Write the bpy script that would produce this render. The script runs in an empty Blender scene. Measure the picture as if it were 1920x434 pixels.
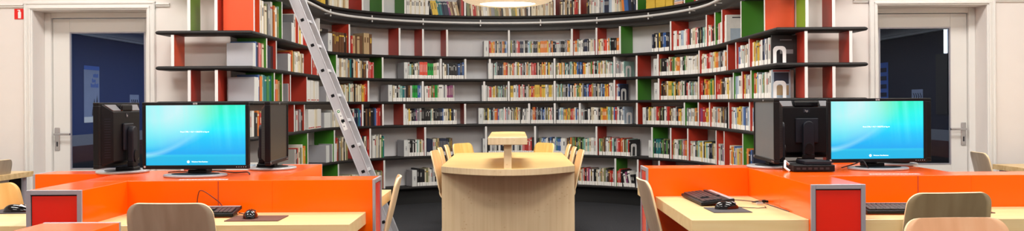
import bpy, bmesh, math, random
from mathutils import Vector, Matrix
random.seed(7)
R = random.Random(11)
PI = math.pi
scene = bpy.context.scene
COL = scene.collection
F = 1800.0            # focal length in pixels of a 1920 px wide frame
EYE = 1.24
HOR = 194.0
ROLL = 0.0058
def at(x, y, s):
    """photo pixel at scale s (px per metre) -> world point"""
    yc = y + (x - 960) * ROLL
    return Vector(((x - 960) / s, F / s, EYE - (yc - HOR) / s))

# ------------------------------------------------------------------ materials
def lin(c):
    c = c / 255.0
    return c / 12.92 if c <= 0.04045 else ((c + 0.055) / 1.055) ** 2.4
def rgb(r, g, b): return (lin(r), lin(g), lin(b), 1.0)
def newmat(name):
    m = bpy.data.materials.new(name); m.use_nodes = True
    return m, m.node_tree.nodes, m.node_tree.links, m.node_tree.nodes['Principled BSDF']
def plain(name, c, rough=0.5, metal=0.0, coat=0.0, spec=0.5, var=0.06, scale=14.0, bump=0.0):
    m, n, l, b = newmat(name)
    b.inputs['Roughness'].default_value = rough
    b.inputs['Metallic'].default_value = metal
    b.inputs['Coat Weight'].default_value = coat
    b.inputs['Coat Roughness'].default_value = 0.05
    b.inputs['Specular IOR Level'].default_value = spec
    tc = n.new('ShaderNodeTexCoord'); no = n.new('ShaderNodeTexNoise')
    no.inputs['Scale'].default_value = scale; no.inputs['Detail'].default_value = 3
    l.new(tc.outputs['Object'], no.inputs['Vector'])
    mx = n.new('ShaderNodeMix'); mx.data_type = 'RGBA'
    lo = [max(0, v * (1 - var)) for v in c[:3]] + [1]; hi = [min(1, v * (1 + var)) for v in c[:3]] + [1]
    mx.inputs['A'].default_value = lo; mx.inputs['B'].default_value = hi
    l.new(no.outputs['Fac'], mx.inputs['Factor']); l.new(mx.outputs['Result'], b.inputs['Base Color'])
    if bump:
        bp = n.new('ShaderNodeBump'); bp.inputs['Strength'].default_value = bump; bp.inputs['Distance'].default_value = 0.01
        l.new(no.outputs['Fac'], bp.inputs['Height']); l.new(bp.outputs['Normal'], b.inputs['Normal'])
    return m
def wood(name, c1, c2, c3, axis=0, rough=0.35, scale=1.0, coat=0.15):
    """grain runs along axis"""
    m, n, l, b = newmat(name)
    tc = n.new('ShaderNodeTexCoord'); mp = n.new('ShaderNodeMapping')
    sc = [28 * scale] * 3; sc[axis] = 1.6 * scale
    mp.inputs['Scale'].default_value = sc
    no = n.new('ShaderNodeTexNoise'); no.inputs['Scale'].default_value = 1.0; no.inputs['Detail'].default_value = 5; no.inputs['Distortion'].default_value = 0.4
    cr = n.new('ShaderNodeValToRGB')
    cr.color_ramp.elements[0].position = 0.3; cr.color_ramp.elements[0].color = c1
    cr.color_ramp.elements[1].position = 0.72; cr.color_ramp.elements[1].color = c3
    e = cr.color_ramp.elements.new(0.5); e.color = c2
    l.new(tc.outputs['Object'], mp.inputs['Vector']); l.new(mp.outputs['Vector'], no.inputs['Vector'])
    l.new(no.outputs['Fac'], cr.inputs['Fac']); l.new(cr.outputs['Color'], b.inputs['Base Color'])
    b.inputs['Roughness'].default_value = rough; b.inputs['Coat Weight'].default_value = coat; b.inputs['Coat Roughness'].default_value = 0.2
    return m
def bamboo(name, c1, c2, ck, axis=2):
    """narrow glued strips with darker node marks"""
    m, n, l, b = newmat(name)
    tc = n.new('ShaderNodeTexCoord'); mp = n.new('ShaderNodeMapping')
    sc = [45.0] * 3; sc[axis] = 1.2
    mp.inputs['Scale'].default_value = sc
    no = n.new('ShaderNodeTexNoise'); no.inputs['Scale'].default_value = 1.0; no.inputs['Detail'].default_value = 2
    cr = n.new('ShaderNodeValToRGB'); cr.color_ramp.elements[0].position = 0.35; cr.color_ramp.elements[0].color = c1
    cr.color_ramp.elements[1].position = 0.65; cr.color_ramp.elements[1].color = c2
    mp2 = n.new('ShaderNodeMapping'); sc2 = [26.0] * 3; sc2[axis] = 34.0
    mp2.inputs['Scale'].default_value = sc2
    vo = n.new('ShaderNodeTexVoronoi'); vo.inputs['Scale'].default_value = 1.0
    vr = n.new('ShaderNodeValToRGB'); vr.color_ramp.elements[0].position = 0.0; vr.color_ramp.elements[0].color = (1, 1, 1, 1)
    vr.color_ramp.elements[1].position = 0.28; vr.color_ramp.elements[1].color = (0, 0, 0, 1)
    no2 = n.new('ShaderNodeTexNoise'); no2.inputs['Scale'].default_value = 7.0
    gt = n.new('ShaderNodeMath'); gt.operation = 'GREATER_THAN'; gt.inputs[1].default_value = 0.56
    mu = n.new('ShaderNodeMath'); mu.operation = 'MULTIPLY'
    mu2 = n.new('ShaderNodeMath'); mu2.operation = 'MULTIPLY'; mu2.inputs[1].default_value = 0.55
    mx = n.new('ShaderNodeMix'); mx.data_type = 'RGBA'
    l.new(tc.outputs['Object'], mp.inputs['Vector']); l.new(mp.outputs['Vector'], no.inputs['Vector']); l.new(no.outputs['Fac'], cr.inputs['Fac'])
    l.new(tc.outputs['Object'], mp2.inputs['Vector']); l.new(mp2.outputs['Vector'], vo.inputs['Vector']); l.new(vo.outputs['Distance'], vr.inputs['Fac'])
    l.new(tc.outputs['Object'], no2.inputs['Vector']); l.new(no2.outputs['Fac'], gt.inputs[0])
    l.new(vr.outputs['Color'], mu.inputs[0]); l.new(gt.outputs[0], mu.inputs[1]); l.new(mu.outputs[0], mu2.inputs[0])
    l.new(mu2.outputs[0], mx.inputs['Factor']); l.new(cr.outputs['Color'], mx.inputs['A']); mx.inputs['B'].default_value = ck
    l.new(mx.outputs['Result'], b.inputs['Base Color'])
    b.inputs['Roughness'].default_value = 0.38; b.inputs['Coat Weight'].default_value = 0.15; b.inputs['Coat Roughness'].default_value = 0.25
    return m
def emit(name, c, strength):
    m, n, l, b = newmat(name)
    b.inputs['Base Color'].default_value = c
    b.inputs['Emission Color'].default_value = c; b.inputs['Emission Strength'].default_value = strength
    return m

M = {}
M['wall'] = plain('wall_paint', rgb(236, 229, 224), 0.7, var=0.03, scale=5, bump=0.04)
M['trimw'] = plain('trim_paint', rgb(233, 231, 227), 0.4, var=0.02, scale=4)
M['doorw'] = plain('door_paint', rgb(232, 230, 226), 0.4, var=0.02, scale=4)
M['ceil'] = plain('ceiling_paint', rgb(240, 238, 234), 0.8, var=0.02)
M['navy'] = plain('navy_paint', rgb(26, 54, 112), 0.7, var=0.05, scale=3)
M['navy2'] = plain('dark_navy_paint', rgb(18, 24, 52), 0.7, var=0.08, scale=3)
M['dado_grey'] = plain('grey_paint', rgb(130, 130, 140), 0.6)
M['dado_red'] = plain('dark_red_paint', rgb(78, 40, 44), 0.6)
M['dado_dark'] = plain('charcoal_paint', rgb(40, 36, 42), 0.6)
M['board'] = plain('charcoal_board', rgb(36, 34, 34), 0.55, var=0.15, scale=60, spec=0.35)
M['fascia'] = plain('dark_fascia', rgb(46, 44, 44), 0.45, var=0.12, scale=30)
M['plinth'] = plain('black_plinth', rgb(24, 24, 25), 0.6)
M['panel'] = plain('light_grey_panel', rgb(206, 204, 206), 0.6, var=0.03, scale=4)
M['edge'] = plain('white_edging', rgb(228, 226, 224), 0.45, var=0.02)
M['d_red'] = plain('red_laminate', rgb(188, 56, 38), 0.4, var=0.05)
M['d_green'] = plain('green_laminate', rgb(66, 138, 36), 0.4, var=0.05)
M['d_orange'] = plain('orange_laminate', rgb(230, 84, 40), 0.4, var=0.05)
M['d_lime'] = plain('lime_laminate', rgb(112, 160, 40), 0.4, var=0.05)
M['d_white'] = plain('white_laminate', rgb(214, 212, 212), 0.4, var=0.03)
M['orange'] = plain('orange_lacquer', rgb(255, 98, 4), 0.18, coat=0.0, spec=0.26, var=0.02, scale=3)
M['redpanel'] = plain('red_lacquer', rgb(236, 34, 18), 0.25, coat=0.0, var=0.04, scale=5)
M['alu'] = plain('aluminium_frame', rgb(172, 170, 180), 0.35, metal=0.35, var=0.04, scale=40)
M['alu_l'] = plain('ladder_aluminium', rgb(205, 206, 212), 0.36, metal=0.45, var=0.05, scale=30)
M['steel'] = plain('steel', rgb(190, 190, 192), 0.25, metal=0.9, var=0.03)
M['rail'] = plain('rail_metal', rgb(214, 213, 212), 0.35, metal=0.1, var=0.03)
M['birch'] = wood('birch_desktop', rgb(230, 200, 142), rgb(236, 208, 152), rgb(241, 217, 166), 0, 0.35)
M['birchedge'] = wood('birch_edge', rgb(206, 172, 116), rgb(222, 190, 134), rgb(232, 204, 152), 0, 0.45)
M['chair'] = wood('birch_plywood', rgb(220, 190, 146), rgb(230, 202, 160), rgb(236, 210, 172), 2, 0.42, 0.55)
M['chairy'] = wood('yellow_plywood', rgb(224, 176, 92), rgb(232, 190, 108), rgb(240, 204, 124), 2, 0.42, 0.55)
M['chaire'] = wood('warm_plywood', rgb(226, 178, 122), rgb(234, 188, 134), rgb(240, 198, 146), 2, 0.42, 0.55)
M['chairo'] = wood('olive_plywood', rgb(142, 124, 92), rgb(156, 138, 104), rgb(166, 150, 116), 2, 0.42, 0.55)
M['chairg'] = wood('grey_plywood', rgb(160, 142, 120), rgb(172, 154, 132), rgb(182, 166, 146), 2, 0.42, 0.55)
M['chairp'] = wood('pink_beech', rgb(226, 170, 128), rgb(234, 180, 138), rgb(240, 192, 152), 2, 0.42, 0.55)
M['plyedge'] = plain('plywood_edge', rgb(240, 214, 170), 0.5)
M['bamboo_top'] = bamboo('bamboo_top', rgb(220, 182, 116), rgb(230, 196, 132), rgb(206, 164, 104), 0)
M['bamboo_side'] = bamboo('bamboo_panel', rgb(210, 186, 148), rgb(218, 196, 160), rgb(176, 128, 78), 2)
M['black'] = plain('black_plastic', rgb(9, 10, 15), 0.5, var=0.1, spec=0.25)
M['black2'] = plain('dark_grey_plastic', rgb(24, 27, 37), 0.5, var=0.08, spec=0.3)
M['gloss'] = plain('glossy_black', rgb(14, 14, 17), 0.12, var=0.05)
M['silver'] = plain('silver_plastic', rgb(178, 178, 182), 0.35, metal=0.2, var=0.03)
M['ventgrey'] = plain('vent_mesh_grey', rgb(104, 104, 108), 0.5, var=0.3, scale=300)
M['key'] = plain('key_plastic', rgb(40, 39, 44), 0.4, var=0.1)
M['pad'] = plain('mousepad_cloth', rgb(96, 56, 44), 0.8)
M['pad2'] = plain('mousepad_dark_cloth', rgb(66, 62, 66), 0.8)
M['paper'] = plain('paper', rgb(242, 240, 238), 0.7, var=0.02)
M['ink'] = plain('grey_ink', rgb(120, 120, 126), 0.8)
M['inkd'] = plain('dark_ink', rgb(50, 50, 56), 0.8)
M['offscreen'] = plain('switched_off_screen', rgb(96, 106, 112), 0.3, var=0.06, spec=0.6)
M['offscreen2'] = plain('dark_switched_off_screen', rgb(42, 40, 40), 0.3, var=0.06, spec=0.4)
M['signred'] = plain('sign_red', rgb(232, 30, 18), 0.35, var=0.02)
M['white'] = plain('white_plastic', rgb(240, 240, 240), 0.4, var=0.02)
M['greybox'] = plain('grey_metal_box', rgb(176, 176, 182), 0.45, var=0.03)
M['labelcard'] = plain('label_card', rgb(208, 210, 208), 0.5, var=0.02)
M['pages'] = plain('page_block', rgb(232, 224, 204), 0.8, var=0.05, scale=80)
M['label'] = plain('spine_label_white', rgb(238, 236, 232), 0.6, var=0.02)
M['green_st'] = plain('green_sticker', rgb(40, 150, 80), 0.5)
M['poster'] = plain('poster_paper', rgb(150, 160, 190), 0.6, var=0.15, scale=6)
M['posterd'] = plain('poster_dark_figure', rgb(40, 46, 70), 0.6)
M['posterb'] = plain('poster_blue_band', rgb(66, 110, 200), 0.6)
M['lampshade'] = plain('cream_lampshade', rgb(236, 224, 200), 0.5, var=0.02)
_b = M['lampshade'].node_tree.nodes['Principled BSDF']; _b.inputs['Emission Color'].default_value = (1.0, 0.88, 0.68, 1); _b.inputs['Emission Strength'].default_value = 0.38   # opal shade, lit from inside
M['bulb'] = emit('lit_opening', (1.0, 0.93, 0.78, 1), 5.0)
M['tube'] = emit('lit_tube', (0.85, 0.92, 1.0, 1), 4.0)
M['lit'] = emit('white_screen_text', (0.9, 1.0, 1.0, 1), 1.1)
M['cord'] = plain('black_cord', rgb(26, 22, 24), 0.5)
M['cordr'] = plain('dark_red_cord', rgb(110, 24, 10), 0.5)

def carpet():
    m, n, l, b = newmat('charcoal_carpet')
    tc = n.new('ShaderNodeTexCoord'); no = n.new('ShaderNodeTexNoise'); no.inputs['Scale'].default_value = 90; no.inputs['Detail'].default_value = 6
    cr = n.new('ShaderNodeValToRGB'); cr.color_ramp.elements[0].position = 0.35; cr.color_ramp.elements[0].color = rgb(12, 12, 15)
    cr.color_ramp.elements[1].position = 0.75; cr.color_ramp.elements[1].color = rgb(50, 52, 60)
    l.new(tc.outputs['Object'], no.inputs['Vector']); l.new(no.outputs['Fac'], cr.inputs['Fac']); l.new(cr.outputs['Color'], b.inputs['Base Color'])
    bp = n.new('ShaderNodeBump'); bp.inputs['Strength'].default_value = 0.5; bp.inputs['Distance'].default_value = 0.01
    l.new(no.outputs['Fac'], bp.inputs['Height']); l.new(bp.outputs['Normal'], b.inputs['Normal'])
    b.inputs['Roughness'].default_value = 0.95
    return m
M['carpet'] = carpet()
def glass():
    m = bpy.data.materials.new('door_glass'); m.use_nodes = True
    n, l = m.node_tree.nodes, m.node_tree.links
    n.remove(n['Principled BSDF'])
    tr = n.new('ShaderNodeBsdfTransparent'); tr.inputs['Color'].default_value = (0.86, 0.9, 0.94, 1)
    gl = n.new('ShaderNodeBsdfGlossy'); gl.inputs['Roughness'].default_value = 0.02
    fr = n.new('ShaderNodeFresnel'); fr.inputs['IOR'].default_value = 1.18
    mx = n.new('ShaderNodeMixShader'); l.new(fr.outputs[0], mx.inputs[0]); l.new(tr.outputs[0], mx.inputs[1]); l.new(gl.outputs[0], mx.inputs[2])
    l.new(mx.outputs[0], n['Material Output'].inputs['Surface'])
    return m
M['glass'] = glass()
def screen_mat():
    """aurora style log-on picture: emits, laid out on the screen's own UV"""
    m, n, l, b = newmat('lit_screen')
    uv = n.new('ShaderNodeTexCoord'); sp = n.new('ShaderNodeSeparateXYZ'); l.new(uv.outputs['UV'], sp.inputs[0])
    def math_(op, a, bb=None, clamp=False):
        q = n.new('ShaderNodeMath'); q.operation = op; q.use_clamp = clamp
        for i, v in enumerate((a, bb)):
            if v is None: continue
            if isinstance(v, (int, float)): q.inputs[i].default_value = v
            else: l.new(v, q.inputs[i])
        return q.outputs[0]
    X, Y = sp.outputs['X'], sp.outputs['Y']
    cr = n.new('ShaderNodeValToRGB'); el = cr.color_ramp.elements
    el[0].position = 0.0; el[0].color = rgb(0, 186, 236)
    el[1].position = 1.0; el[1].color = rgb(50, 244, 214)
    for p, c in ((0.13, rgb(10, 186, 234)), (0.16, rgb(30, 200, 240)), (0.19, rgb(0, 172, 246)), (0.42, rgb(0, 200, 252)), (0.6, rgb(0, 238, 255)), (0.8, rgb(20, 248, 244))):
        e = el.new(p); e.color = c
    l.new(Y, cr.inputs['Fac'])
    def mix(fac, a, col):
        q = n.new('ShaderNodeMix'); q.data_type = 'RGBA'; l.new(fac, q.inputs['Factor']); l.new(a, q.inputs['A']); q.inputs['B'].default_value = col
        return q.outputs['Result']
    # green veil at the top centre/right
    gx = math_('SUBTRACT', 1.0, math_('MULTIPLY', math_('ABSOLUTE', math_('SUBTRACT', X, 0.62)), 2.6), True)
    gy = math_('MULTIPLY', math_('SUBTRACT', Y, 0.55, True), 2.0, True)
    c1 = mix(math_('MULTIPLY', gx, gy), cr.outputs['Color'], rgb(40, 240, 170))
    # white glow top left
    dx = math_('SUBTRACT', X, 0.10); dy = math_('MULTIPLY', math_('SUBTRACT', Y, 1.0), 0.85)
    d = math_('SQRT', math_('ADD', math_('MULTIPLY', dx, dx), math_('MULTIPLY', dy, dy)))
    gl = math_('SUBTRACT', 1.0, math_('MULTIPLY', d, 1.5), True)
    gl = math_('POWER', gl, 1.3)
    c2 = mix(math_('MULTIPLY', gl, 1.7, True), c1, rgb(242, 250, 250))
    # curved bright sweep from lower left to the upper right
    cur = math_('ADD', 0.17, math_('MULTIPLY', math_('POWER', math_('MULTIPLY', X, 1.55, True), 1.7), 0.55))
    sw = math_('SUBTRACT', 1.0, math_('MULTIPLY', math_('ABSOLUTE', math_('SUBTRACT', Y, cur)), 16.0), True)
    sw = math_('MULTIPLY', math_('MULTIPLY', sw, 0.8), math_('SUBTRACT', 0.62, X, True))
    c3 = mix(sw, c2, rgb(190, 255, 255))
    left = math_('MULTIPLY', math_('SUBTRACT', Y, cur, True), 5.0, True)
    left = math_('MULTIPLY', math_('MULTIPLY', left, math_('SUBTRACT', 0.75, X, True)), 0.75)
    c4 = mix(left, c3, rgb(30, 236, 246))
    # vertical light streaks
    wv = n.new('ShaderNodeTexNoise'); wv.noise_dimensions = '1D'; wv.inputs['Scale'].default_value = 9.0
    l.new(math_('ADD', X, math_('MULTIPLY', Y, 0.05)), wv.inputs['W'])
    st = math_('MULTIPLY', math_('SUBTRACT', wv.outputs['Fac'], 0.45, True), math_('MULTIPLY', math_('SUBTRACT', Y, 0.2, True), 1.3))
    c5 = mix(math_('MULTIPLY', st, 1.6, True), c4, rgb(120, 255, 250))
    b.inputs['Base Color'].default_value = (0.02, 0.02, 0.02, 1); b.inputs['Roughness'].default_value = 0.45; b.inputs['Specular IOR Level'].default_value = 0.08
    l.new(c5, b.inputs['Emission Color']); b.inputs['Emission Strength'].default_value = 1.0
    return m
M['screen'] = screen_mat()

# ------------------------------------------------------------------ mesh helpers
class MB:
    def __init__(s): s.v = []; s.f = []; s.m = []; s.uv = None
    def add(s, vs, fs, m=0):
        o = len(s.v); s.v += [tuple(p) for p in vs]
        for f in fs: s.f.append(tuple(i + o for i in f)); s.m.append(m)
        return s
    def box(s, x0, x1, y0, y1, z0, z1, m=0, T=None):
        vs = [Vector(p) for p in ((x0,y0,z0),(x1,y0,z0),(x1,y1,z0),(x0,y1,z0),(x0,y0,z1),(x1,y0,z1),(x1,y1,z1),(x0,y1,z1))]
        if T: vs = [T @ p for p in vs]
        return s.add(vs, [(0,3,2,1),(4,5,6,7),(0,1,5,4),(1,2,6,5),(2,3,7,6),(3,0,4,7)], m)
    def frustum(s, a, b, m=0):
        """a, b: (x0,x1,z0,z1,y) rectangles facing y"""
        vs = []
        for (x0, x1, z0, z1, y) in (a, b): vs += [(x0,y,z0),(x1,y,z0),(x1,y,z1),(x0,y,z1)]
        return s.add(vs, [(0,1,2,3),(7,6,5,4),(0,4,5,1),(1,5,6,2),(2,6,7,3),(3,7,4,0)], m)
    def prism(s, poly, z0, z1, m=0, T=None, mside=None):
        k = len(poly)
        vs = [Vector((p[0], p[1], z0)) for p in poly] + [Vector((p[0], p[1], z1)) for p in poly]
        if T: vs = [T @ p for p in vs]
        s.add(vs, [tuple(range(k))[::-1], tuple(range(k, 2*k))], m)
        o = len(s.v) - 2*k
        for i in range(k):
            j = (i+1) % k
            s.f.append((o+i, o+j, o+k+j, o+k+i)); s.m.append(m if mside is None else mside)
        return s
    def tube(s, pts, r, n=8, m=0, cap=True):
        pts = [Vector(p) for p in pts]; rings = []
        up = None
        for i, p in enumerate(pts):
            d = (pts[min(i+1, len(pts)-1)] - pts[max(i-1, 0)]).normalized()
            if up is None:
                up = Vector((0,0,1)) if abs(d.z) < 0.9 else Vector((1,0,0))
            a = d.cross(up).normalized(); bb = a.cross(d).normalized(); up = bb
            rr = r[i] if isinstance(r, (list, tuple)) else r
            rings.append([p + a*math.cos(2*PI*k/n)*rr + bb*math.sin(2*PI*k/n)*rr for k in range(n)])
        vs = [q for ring in rings for q in ring]; fs = []
        for i in range(len(rings)-1):
            for k in range(n):
                k2 = (k+1) % n
                fs.append((i*n+k, i*n+k2, (i+1)*n+k2, (i+1)*n+k))
        if cap: fs += [tuple(range(n))[::-1], tuple((len(rings)-1)*n + k for k in range(n))]
        return s.add(vs, fs, m)
    def lathe(s, prof, n=40, m=0, c=(0,0,0)):
        vs = []; fs = []
        for (r, z) in prof:
            for k in range(n): vs.append((c[0]+r*math.cos(2*PI*k/n), c[1]+r*math.sin(2*PI*k/n), c[2]+z))
        for i in range(len(prof)-1):
            for k in range(n):
                k2 = (k+1) % n
                fs.append((i*n+k, i*n+k2, (i+1)*n+k2, (i+1)*n+k))
        return s.add(vs, fs, m)
    def mesh(s, name, mats, smooth=False):
        me = bpy.data.meshes.new(name); me.from_pydata(s.v, [], s.f)
        for mt in mats: me.materials.append(M[mt] if isinstance(mt, str) else mt)
        me.polygons.foreach_set('material_index', s.m)
        bm = bmesh.new(); bm.from_mesh(me); bmesh.ops.recalc_face_normals(bm, faces=bm.faces); bm.to_mesh(me); bm.free()
        if smooth:
            me.polygons.foreach_set('use_smooth', [True]*len(me.polygons))
            me.set_sharp_from_angle(angle=math.radians(40))
        me.update()
        return me
    def build(s, name, mats, parent=None, bevel=0, seg=2, smooth=False, loc=None):
        if isinstance(mats, str): mats = [mats]
        o = bpy.data.objects.new(name, s.mesh(name, mats, smooth)); COL.objects.link(o)
        if parent: o.parent = parent
        if loc is not None: o.location = loc
        if bevel:
            bv = o.modifiers.new('bevel', 'BEVEL'); bv.width = bevel; bv.segments = seg; bv.limit_method = 'ANGLE'
            bv.harden_normals = False
        return o
def tag(o, label=None, cat=None, group=None, kind=None):
    if label: o['label'] = label
    if cat: o['category'] = cat
    if group: o['group'] = group
    if kind: o['kind'] = kind
    return o
def empty(name, loc=(0,0,0), rz=0, label=None, cat=None, group=None):
    o = bpy.data.objects.new(name, None); COL.objects.link(o); o.empty_display_size = 0.1
    o.location = loc; o.rotation_euler = (0, 0, rz)
    return tag(o, label, cat, group)
def struct(name, mb, mats, parent=None, bevel=0):
    o = mb.build(name, mats, parent, bevel)
    if not parent: o['kind'] = 'structure'
    return o
def copy_tree(o, parent=None):
    c = o.copy(); COL.objects.link(c)
    if parent: c.parent = parent
    for ch in list(o.children): copy_tree(ch, c)
    return c
def text(name, s, size, mat, parent, loc, rot, extrude=0.0003, align='CENTER'):
    cu = bpy.data.curves.new(name, 'FONT'); cu.body = s; cu.size = size; cu.extrude = extrude; cu.align_x = align; cu.align_y = 'CENTER'; cu.resolution_u = 2
    tmp = bpy.data.objects.new(name, cu); COL.objects.link(tmp)
    dg = bpy.context.evaluated_depsgraph_get(); dg.update()
    me = bpy.data.meshes.new_from_object(tmp.evaluated_get(dg))
    bpy.data.objects.remove(tmp); bpy.data.curves.remove(cu)
    me.materials.clear(); me.materials.append(M[mat])
    o = bpy.data.objects.new(name, me); COL.objects.link(o); o.parent = parent; o.location = loc; o.rotation_euler = rot
    return o
def RZ(a, t=(0,0,0)): return Matrix.Translation(t) @ Matrix.Rotation(a, 4, 'Z')

# ------------------------------------------------------------------ camera
cam = bpy.data.cameras.new('camera'); co = bpy.data.objects.new('camera', cam); COL.objects.link(co)
cam.sensor_width = 36; cam.sensor_fit = 'HORIZONTAL'; cam.lens = 36*F/1920.0
cam.shift_x = 0; cam.shift_y = -(217 - HOR)/1920.0
co.matrix_world = Matrix.Translation((0,0,EYE)) @ Matrix.Rotation(PI/2, 4, 'X') @ Matrix.Rotation(-ROLL, 4, 'Z')
cam.clip_start = 0.05; cam.clip_end = 100
scene.camera = co
scene.view_settings.view_transform = 'Standard'; scene.view_settings.look = 'None'
scene.view_settings.gamma = 1; scene.view_settings.use_curve_mapping = False; scene.view_settings.exposure = 0.0

# ------------------------------------------------------------------ shelving path (front edge), left wing end -> alcove -> right wing end
YW = F/237.0; YB = 12.12; AL, AR = -2.05, 2.09; DL, DR = 1.80, 2.42; WL, WR = -2.80, 2.80; DEP = 0.26
WALLY = F/227.0
def path_pts():
    p = [(WL, YW), (AL, YW)]
    n = 10
    y0 = YB - DL
    for i in range(1, n+1): p.append((AL, YW + (y0-YW)*i/n))
    k = 28
    for i in range(1, k+1):
        a = PI - (PI/2)*i/k
        p.append((-AL*math.cos(a), y0 + DL*math.sin(a)))
    y1 = YB - DR
    for i in range(1, k+1):
        a = PI/2 - (PI/2)*i/k
        p.append((AR*math.cos(a), y1 + DR*math.sin(a)))
    for i in range(1, n+1): p.append((AR, y1 + (YW-y1)*i/n))
    p.append((WR, YW))
    return [Vector((a, b)) for a, b in p]
PATH = path_pts()
NP = len(PATH)
CL, CR = 1, NP-2                                         # the two corners
def seg_n(i):                                            # outward normal of segment i
    d = (PATH[i+1]-PATH[i]).normalized(); return Vector((-d.y, d.x))
NORM = []
for i in range(NP):
    if i == 0: NORM.append(seg_n(0))
    elif i == NP-1: NORM.append(seg_n(NP-2))
    else:
        a, b = seg_n(i-1), seg_n(i); s_ = (a+b); NORM.append(s_/(1+a.dot(b)))   # mitred
CUM = [0.0]
for i in range(1, NP): CUM.append(CUM[-1] + (PATH[i]-PATH[i-1]).length)
def P(u, t=0.0):
    """point at arc length u, offset t outward; returns (pos2d, tangent, normal)"""
    u = max(0.0, min(CUM[-1]-1e-6, u)); i = 0
    while i < NP-2 and CUM[i+1] <= u: i += 1
    f = (u-CUM[i])/(CUM[i+1]-CUM[i]); d = (PATH[i+1]-PATH[i]).normalized()
    n0 = seg_n(i)
    if i not in (0, NP-2):                               # smooth normal inside the alcove
        na = NORM[i] if i != CL else seg_n(i); nb = NORM[i+1] if i+1 != CR else seg_n(i)
        n0 = (na*(1-f)+nb*f).normalized(); d = Vector((n0.y, -n0.x))
    return PATH[i]+(PATH[i+1]-PATH[i])*f + n0*t, d, n0
UCL, UCR = CUM[CL], CUM[CR]
_tab = {}
def u_of(x, t=0.03):
    """arc length (inside the alcove) whose point shows at photo column x"""
    if t not in _tab:
        L = []
        for k in range(1601):
            u = UCL + 1e-4 + (UCR-UCL-2e-4)*k/1600; p = P(u, t)[0]
            L.append((960+F*p.x/p.y, u))
        _tab[t] = L
    L = _tab[t]
    if x <= L[0][0]: return L[0][1]
    for (xa, ua), (xb, ub) in zip(L, L[1:]):
        if xa <= x <= xb: return ua + (ub-ua)*(x-xa)/max(1e-9, xb-xa)
    return L[-1][1]
BT = [2.345, 1.832, 1.550, 1.270, 0.982, 0.595, 0.222]   # board tops 0..6
TH = 0.032

# ------------------------------------------------------------------ setting
CH = 3.6; SX = 5.2; NY = -3.0
struct('floor', MB().box(-6.5, 6.5, NY, 17.5, -0.1, 0.0), 'carpet')
struct('ceiling', MB().box(-6.5, 6.5, NY, 17.5, CH, CH+0.1), 'ceil')
struct('wall_left', MB().box(-SX-0.15, -SX, NY, WALLY, 0, CH), 'wall')
struct('wall_right', MB().box(SX, SX+0.15, NY, WALLY, 0, CH), 'wall')
struct('wall_near', MB().box(-SX-0.15, SX+0.15, NY-0.15, NY, 0, CH), 'wall')
WT = 0.27
D1 = (-3.95, -3.01); D2 = (3.02, 3.92); DH = 2.03
GL, GR = AL-DEP-0.012, AR+DEP+0.012
w = MB()
w.box(-SX-0.15, D1[0], WALLY, WALLY+WT, 0, CH).box(D1[1], GL, WALLY, WALLY+WT, 0, CH).box(D1[0], D1[1], WALLY, WALLY+WT, DH, CH)
w.box(GR, D2[0], WALLY, WALLY+WT, 0, CH).box(D2[1], SX+0.15, WALLY, WALLY+WT, 0, CH).box(D2[0], D2[1], WALLY, WALLY+WT, DH, CH)
struct('wall_rear', w, 'wall')
# curved wall behind the shelves with paper-thin panel joints
w = MB(); vs = []; fs = []
idx = list(range(CL, CR+1))
for i in idx:
    n = NORM[i] if i not in (CL, CR) else (seg_n(CL) if i == CL else seg_n(CR-1))
    for t in (DEP+0.004, DEP+0.1):
        q = PATH[i] + n*t
        q.y = max(q.y, WALLY)
        vs += [(q.x, q.y, 0), (q.x, q.y, CH)]
for k in range(len(idx)-1):
    a, b = 4*k, 4*k+4
    fs += [(a, b, b+1, a+1), (a+2, a+3, b+3, b+2), (a+1, b+1, b+3, a+3)]
w.add(vs, fs); struct('wall_alcove', w, 'panel')
# picture-rail moulding and door casings
def casing(n, xa, xb):
    t = MB(); cw = 0.072
    for (a, b, pr) in ((0, cw, 0.018), (0.012, 0.03, 0.03), (0.05, cw-0.004, 0.026)):
        t.box(xa-b, xa-a, WALLY-pr, WALLY, 0, DH+b); t.box(xb+a, xb+b, WALLY-pr, WALLY, 0, DH+b); t.box(xa-b, xb+b, WALLY-pr-0.002, WALLY, DH+a, DH+b)
    struct('trim_%d' % n, t, 'trimw', bevel=0.004)
casing(1, *D1); casing(2, *D2)
def rail(n, xa, xb):
    t = MB(); t.box(xa, xb, WALLY-0.016, WALLY, 2.055, 2.085); t.box(xa, xb, WALLY-0.026, WALLY, 2.070, 2.080)
    struct('trim_%d' % n, t, 'trimw', bevel=0.003)
rail(3, -SX, D1[0]-0.075); rail(4, D1[1]+0.075, WL-0.02); rail(5, WR+0.02, D2[0]-0.075); rail(6, D2[1]+0.075, SX)
for nm, xa, xb in (('baseboard_left', -SX, D1[0]-0.08), ('baseboard_right', D2[1]+0.08, SX)):
    struct(nm, MB().box(xa, xb, WALLY-0.015, WALLY, 0, 0.12), 'trimw')
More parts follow.
